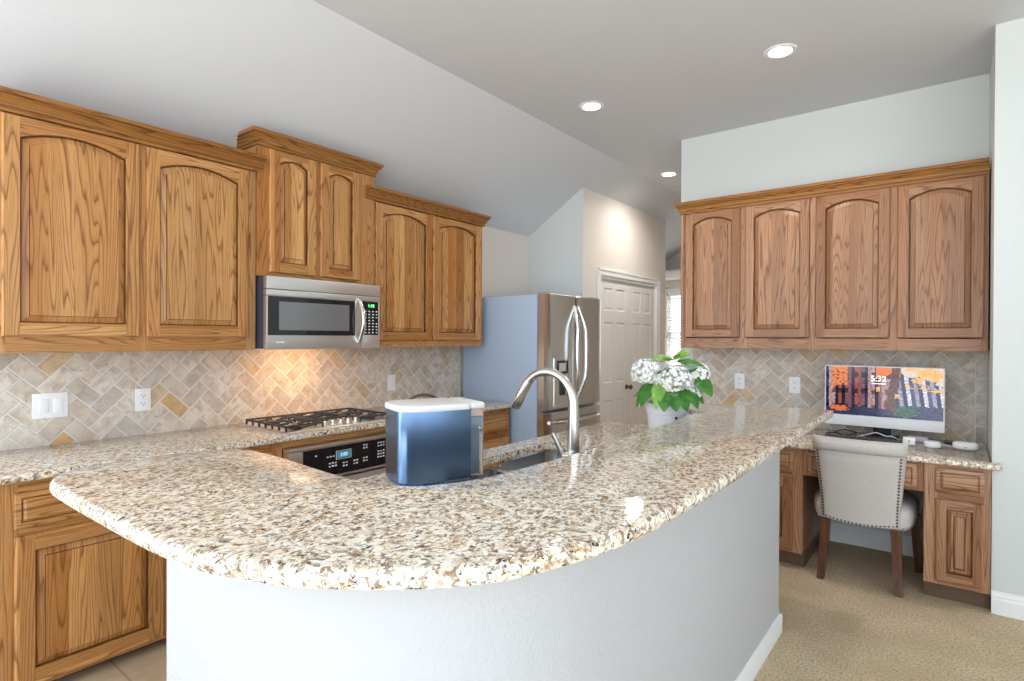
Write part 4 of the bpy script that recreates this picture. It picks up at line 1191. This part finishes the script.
# ------------------------------------------------------------------ PANTRY DOORS, casing
def six_panel(name, y0, y1):
    """door in the pantry wall, facing +x; local u = y"""
    w = y1 - y0; z0, z1 = .012, DZ - .02
    bm = BM(); d = .035
    cols = [(.105, w/2 - .045), (w/2 + .045, w - .105)]; rows = [(.20, .72), (.90, 1.60), (1.70, z1 - .11)]
    rows = [(.22, .80), (.98, 1.62), (1.74, z1 - .10)]
    xs_ = [0, cols[0][0], cols[0][1], cols[1][0], cols[1][1], w]; zs_ = [z0] + [q for r in rows for q in r] + [z1]
    for i in range(len(xs_) - 1):
        for j in range(len(zs_) - 1):
            ispan = i in (1, 3) and j in (1, 3, 5)
            def lp(k, dep): return [bm.verts.new((a, -dep, b)) for a, b in ((xs_[i]+k, zs_[j]+k), (xs_[i+1]-k, zs_[j]+k), (xs_[i+1]-k, zs_[j+1]-k), (xs_[i]+k, zs_[j+1]-k))]
            if not ispan: bm.faces.new(lp(0, d))
            else:
                A = [lp(0, d), lp(.010, d - .008), lp(.020, d - .008), lp(.035, d - .003)]
                for a, b in zip(A, A[1:]): bridge(bm, a, b)
                bm.faces.new(A[-1])
    bmesh.ops.remove_doubles(bm, verts=bm.verts, dist=1e-5)
    q = [[bm.verts.new((a, -e, b)) for a, b in ((0, z0), (w, z0), (w, z1), (0, z1))] for e in (d, 0)]
    bridge(bm, q[0], q[1]); bm.faces.new(q[1])
    o = obj(name, bm, DOORW, None, loc=(XP - .055, y0, 0), rotz=R90); return struct(o)
ym = (DY0 + DY1) / 2
d1 = six_panel('door_1', DY0 + .012, ym - .002); d2 = six_panel('door_2', ym + .002, DY1 - .012)
BRONZE = mat('aged_bronze', (.16,.07,.04), .35, metal=.8)
for par, u in ((d1, ym - DY0 - .012 - .055),):
    bm = BM(); lathe(bm, [(0, 0), (.028, 0), (.028, .006), (.011, .012), (.010, .034), (.024, .042), (.029, .054), (.022, .066), (0, .069)], (u, -.035, .915), 20, M=Matrix.Rotation(PI/2, 4, 'X')); obj('door_knob', bm, BRONZE, par, smooth=50)
bm = BM(); cw = .068
for y0, y1, z0, z1 in ((DY0 - cw, DY0, 0, DZ + cw), (DY1, DY1 + cw, 0, DZ + cw), (DY0, DY1, DZ, DZ + cw)):
    box(bm, XP, XP + .014, y0, y1, z0, z1, .003)
    if y1 - y0 < .1: box(bm, XP + .013, XP + .020, y0 if y0 < DY0 else y1 - .02, y0 + .02 if y0 < DY0 else y1, z0, z1, .002)
    else: box(bm, XP + .013, XP + .020, y0 - cw, y1 + cw, z1 - .02, z1, .002)
box(bm, XP - .12, XP, DY0, DY0 + .012, 0, DZ); box(bm, XP - .12, XP, DY1 - .012, DY1, 0, DZ); box(bm, XP - .12, XP, DY0 + .012, DY1 - .012, DZ - .012, DZ)
struct(obj('trim_1', bm, TRIM))
# hall window with white blinds, and the curved ledge over it
bm = BM()
for a, b, c, d in ((WX0 - .05, WX0, WZ0 - .05, WZ1 + .05), (WX1, WX1 + .05, WZ0 - .05, WZ1 + .05), (WX0, WX1, WZ1, WZ1 + .05), (WX0, WX1, WZ0 - .05, WZ0)): box(bm, a, b, 7.985, 8.0, c, d, .003)
for a, b, c, d in ((WX0, WX0 + .04, WZ0, WZ1), (WX1 - .04, WX1, WZ0, WZ1), (WX0, WX1, WZ1 - .04, WZ1), (WX0, WX1, WZ0, WZ0 + .04), (WX0, WX1, 1.49, 1.54)): box(bm, a, b, 8.05, 8.09, c, d)
w1 = struct(obj('window_1', bm, TRIM))
t = thing('window_blind', 'white horizontal slat blind in the far hall window', 'blind', ((WX0 + WX1) / 2, 8.02, WZ0))
hwid = (WX1 - WX0) / 2 - .01
BL = mat('white_blind', (.88,.89,.90), .45)
bm = BM(); box(bm, -hwid, hwid, -.03, .02, WZ1 - WZ0 - .06, WZ1 - WZ0 - .003, .004); obj('head_rail', bm, BL, t)
bm = BM(); z = .03
while z < WZ1 - WZ0 - .08:
    v = [bm.verts.new(p) for p in ((-hwid, -.019, z - .016), (hwid, -.019, z - .016), (hwid, .019, z + .016), (-hwid, .019, z + .016), (-hwid, -.019, z - .013), (hwid, -.019, z - .013), (hwid, .019, z + .019), (-hwid, .019, z + .019))]
    for q in ((0,1,2,3), (4,5,6,7), (0,1,5,4), (1,2,6,5), (2,3,7,6), (3,0,4,7)): bm.faces.new([v[i] for i in q])
    z += .044
obj('slats', bm, BL, t)
bm = BM(); pts = []
for k in range(25):
    a_ = PI * k / 24; pts.append((.35 - .75 * math.cos(a_), 8.0 - .30 * math.sin(a_)))
slab(bm, pts, [(.03, 2.30), (.0, 2.36), (.0, 2.40), (.02, 2.42)])
struct(obj('trim_2', bm, TRIM, smooth=30))

# ------------------------------------------------------------------ RECESSED LIGHTS
LAMP = mat('lit_lens', (1, 1, 1), .4, emit=(1.0, .97, .92), estr=9)
def downlight(label, x, y, power):
    t = thing('recessed_light', label, 'ceiling light', (x, y, H), 0, 'recessed ceiling lights')
    bm = BM(); lathe(bm, [(.062, -.001), (.064, -.006), (.078, -.008), (.088, -.004), (.090, -.0005)], seg=40); obj('trim_ring', bm, WHITEP, t, smooth=50)
    bm = BM(); lathe(bm, [(0, -.003), (.0625, -.003)], seg=40); obj('lens', bm, LAMP, t)
    L = bpy.data.lights.new('downlight', 'SPOT'); L.energy = power; L.spot_size = math.radians(165); L.spot_blend = 1.0; L.shadow_soft_size = .07; L.color = (1, .95, .89)
    o = bpy.data.objects.new('downlight', L); COL.objects.link(o); o.parent = t; o.location = (0, 0, -.02)
    return t
downlight('round recessed ceiling light beside the ceiling slope, in front of the refrigerator', 1.424, 3.585, 16)
downlight('round recessed ceiling light before the long desk wall cabinet, widest of the three', 2.690, 3.565, 30)
downlight('round recessed ceiling light out in the hall by the pantry doors', 1.194, 5.54, 58)

for o in bpy.data.objects:
    if o.parent is None and 'category' in o:
        n = o.name.split('.')[0]
        g = {'outlet': 'backsplash outlets', 'light_switch': 'backsplash switches', 'wall_cabinet': 'oak wall cabinets', 'base_cabinet': 'oak base cabinets along the left wall', 'desk_cabinet': 'oak desk cabinets'}.get(n)
        if g: o['group'] = g
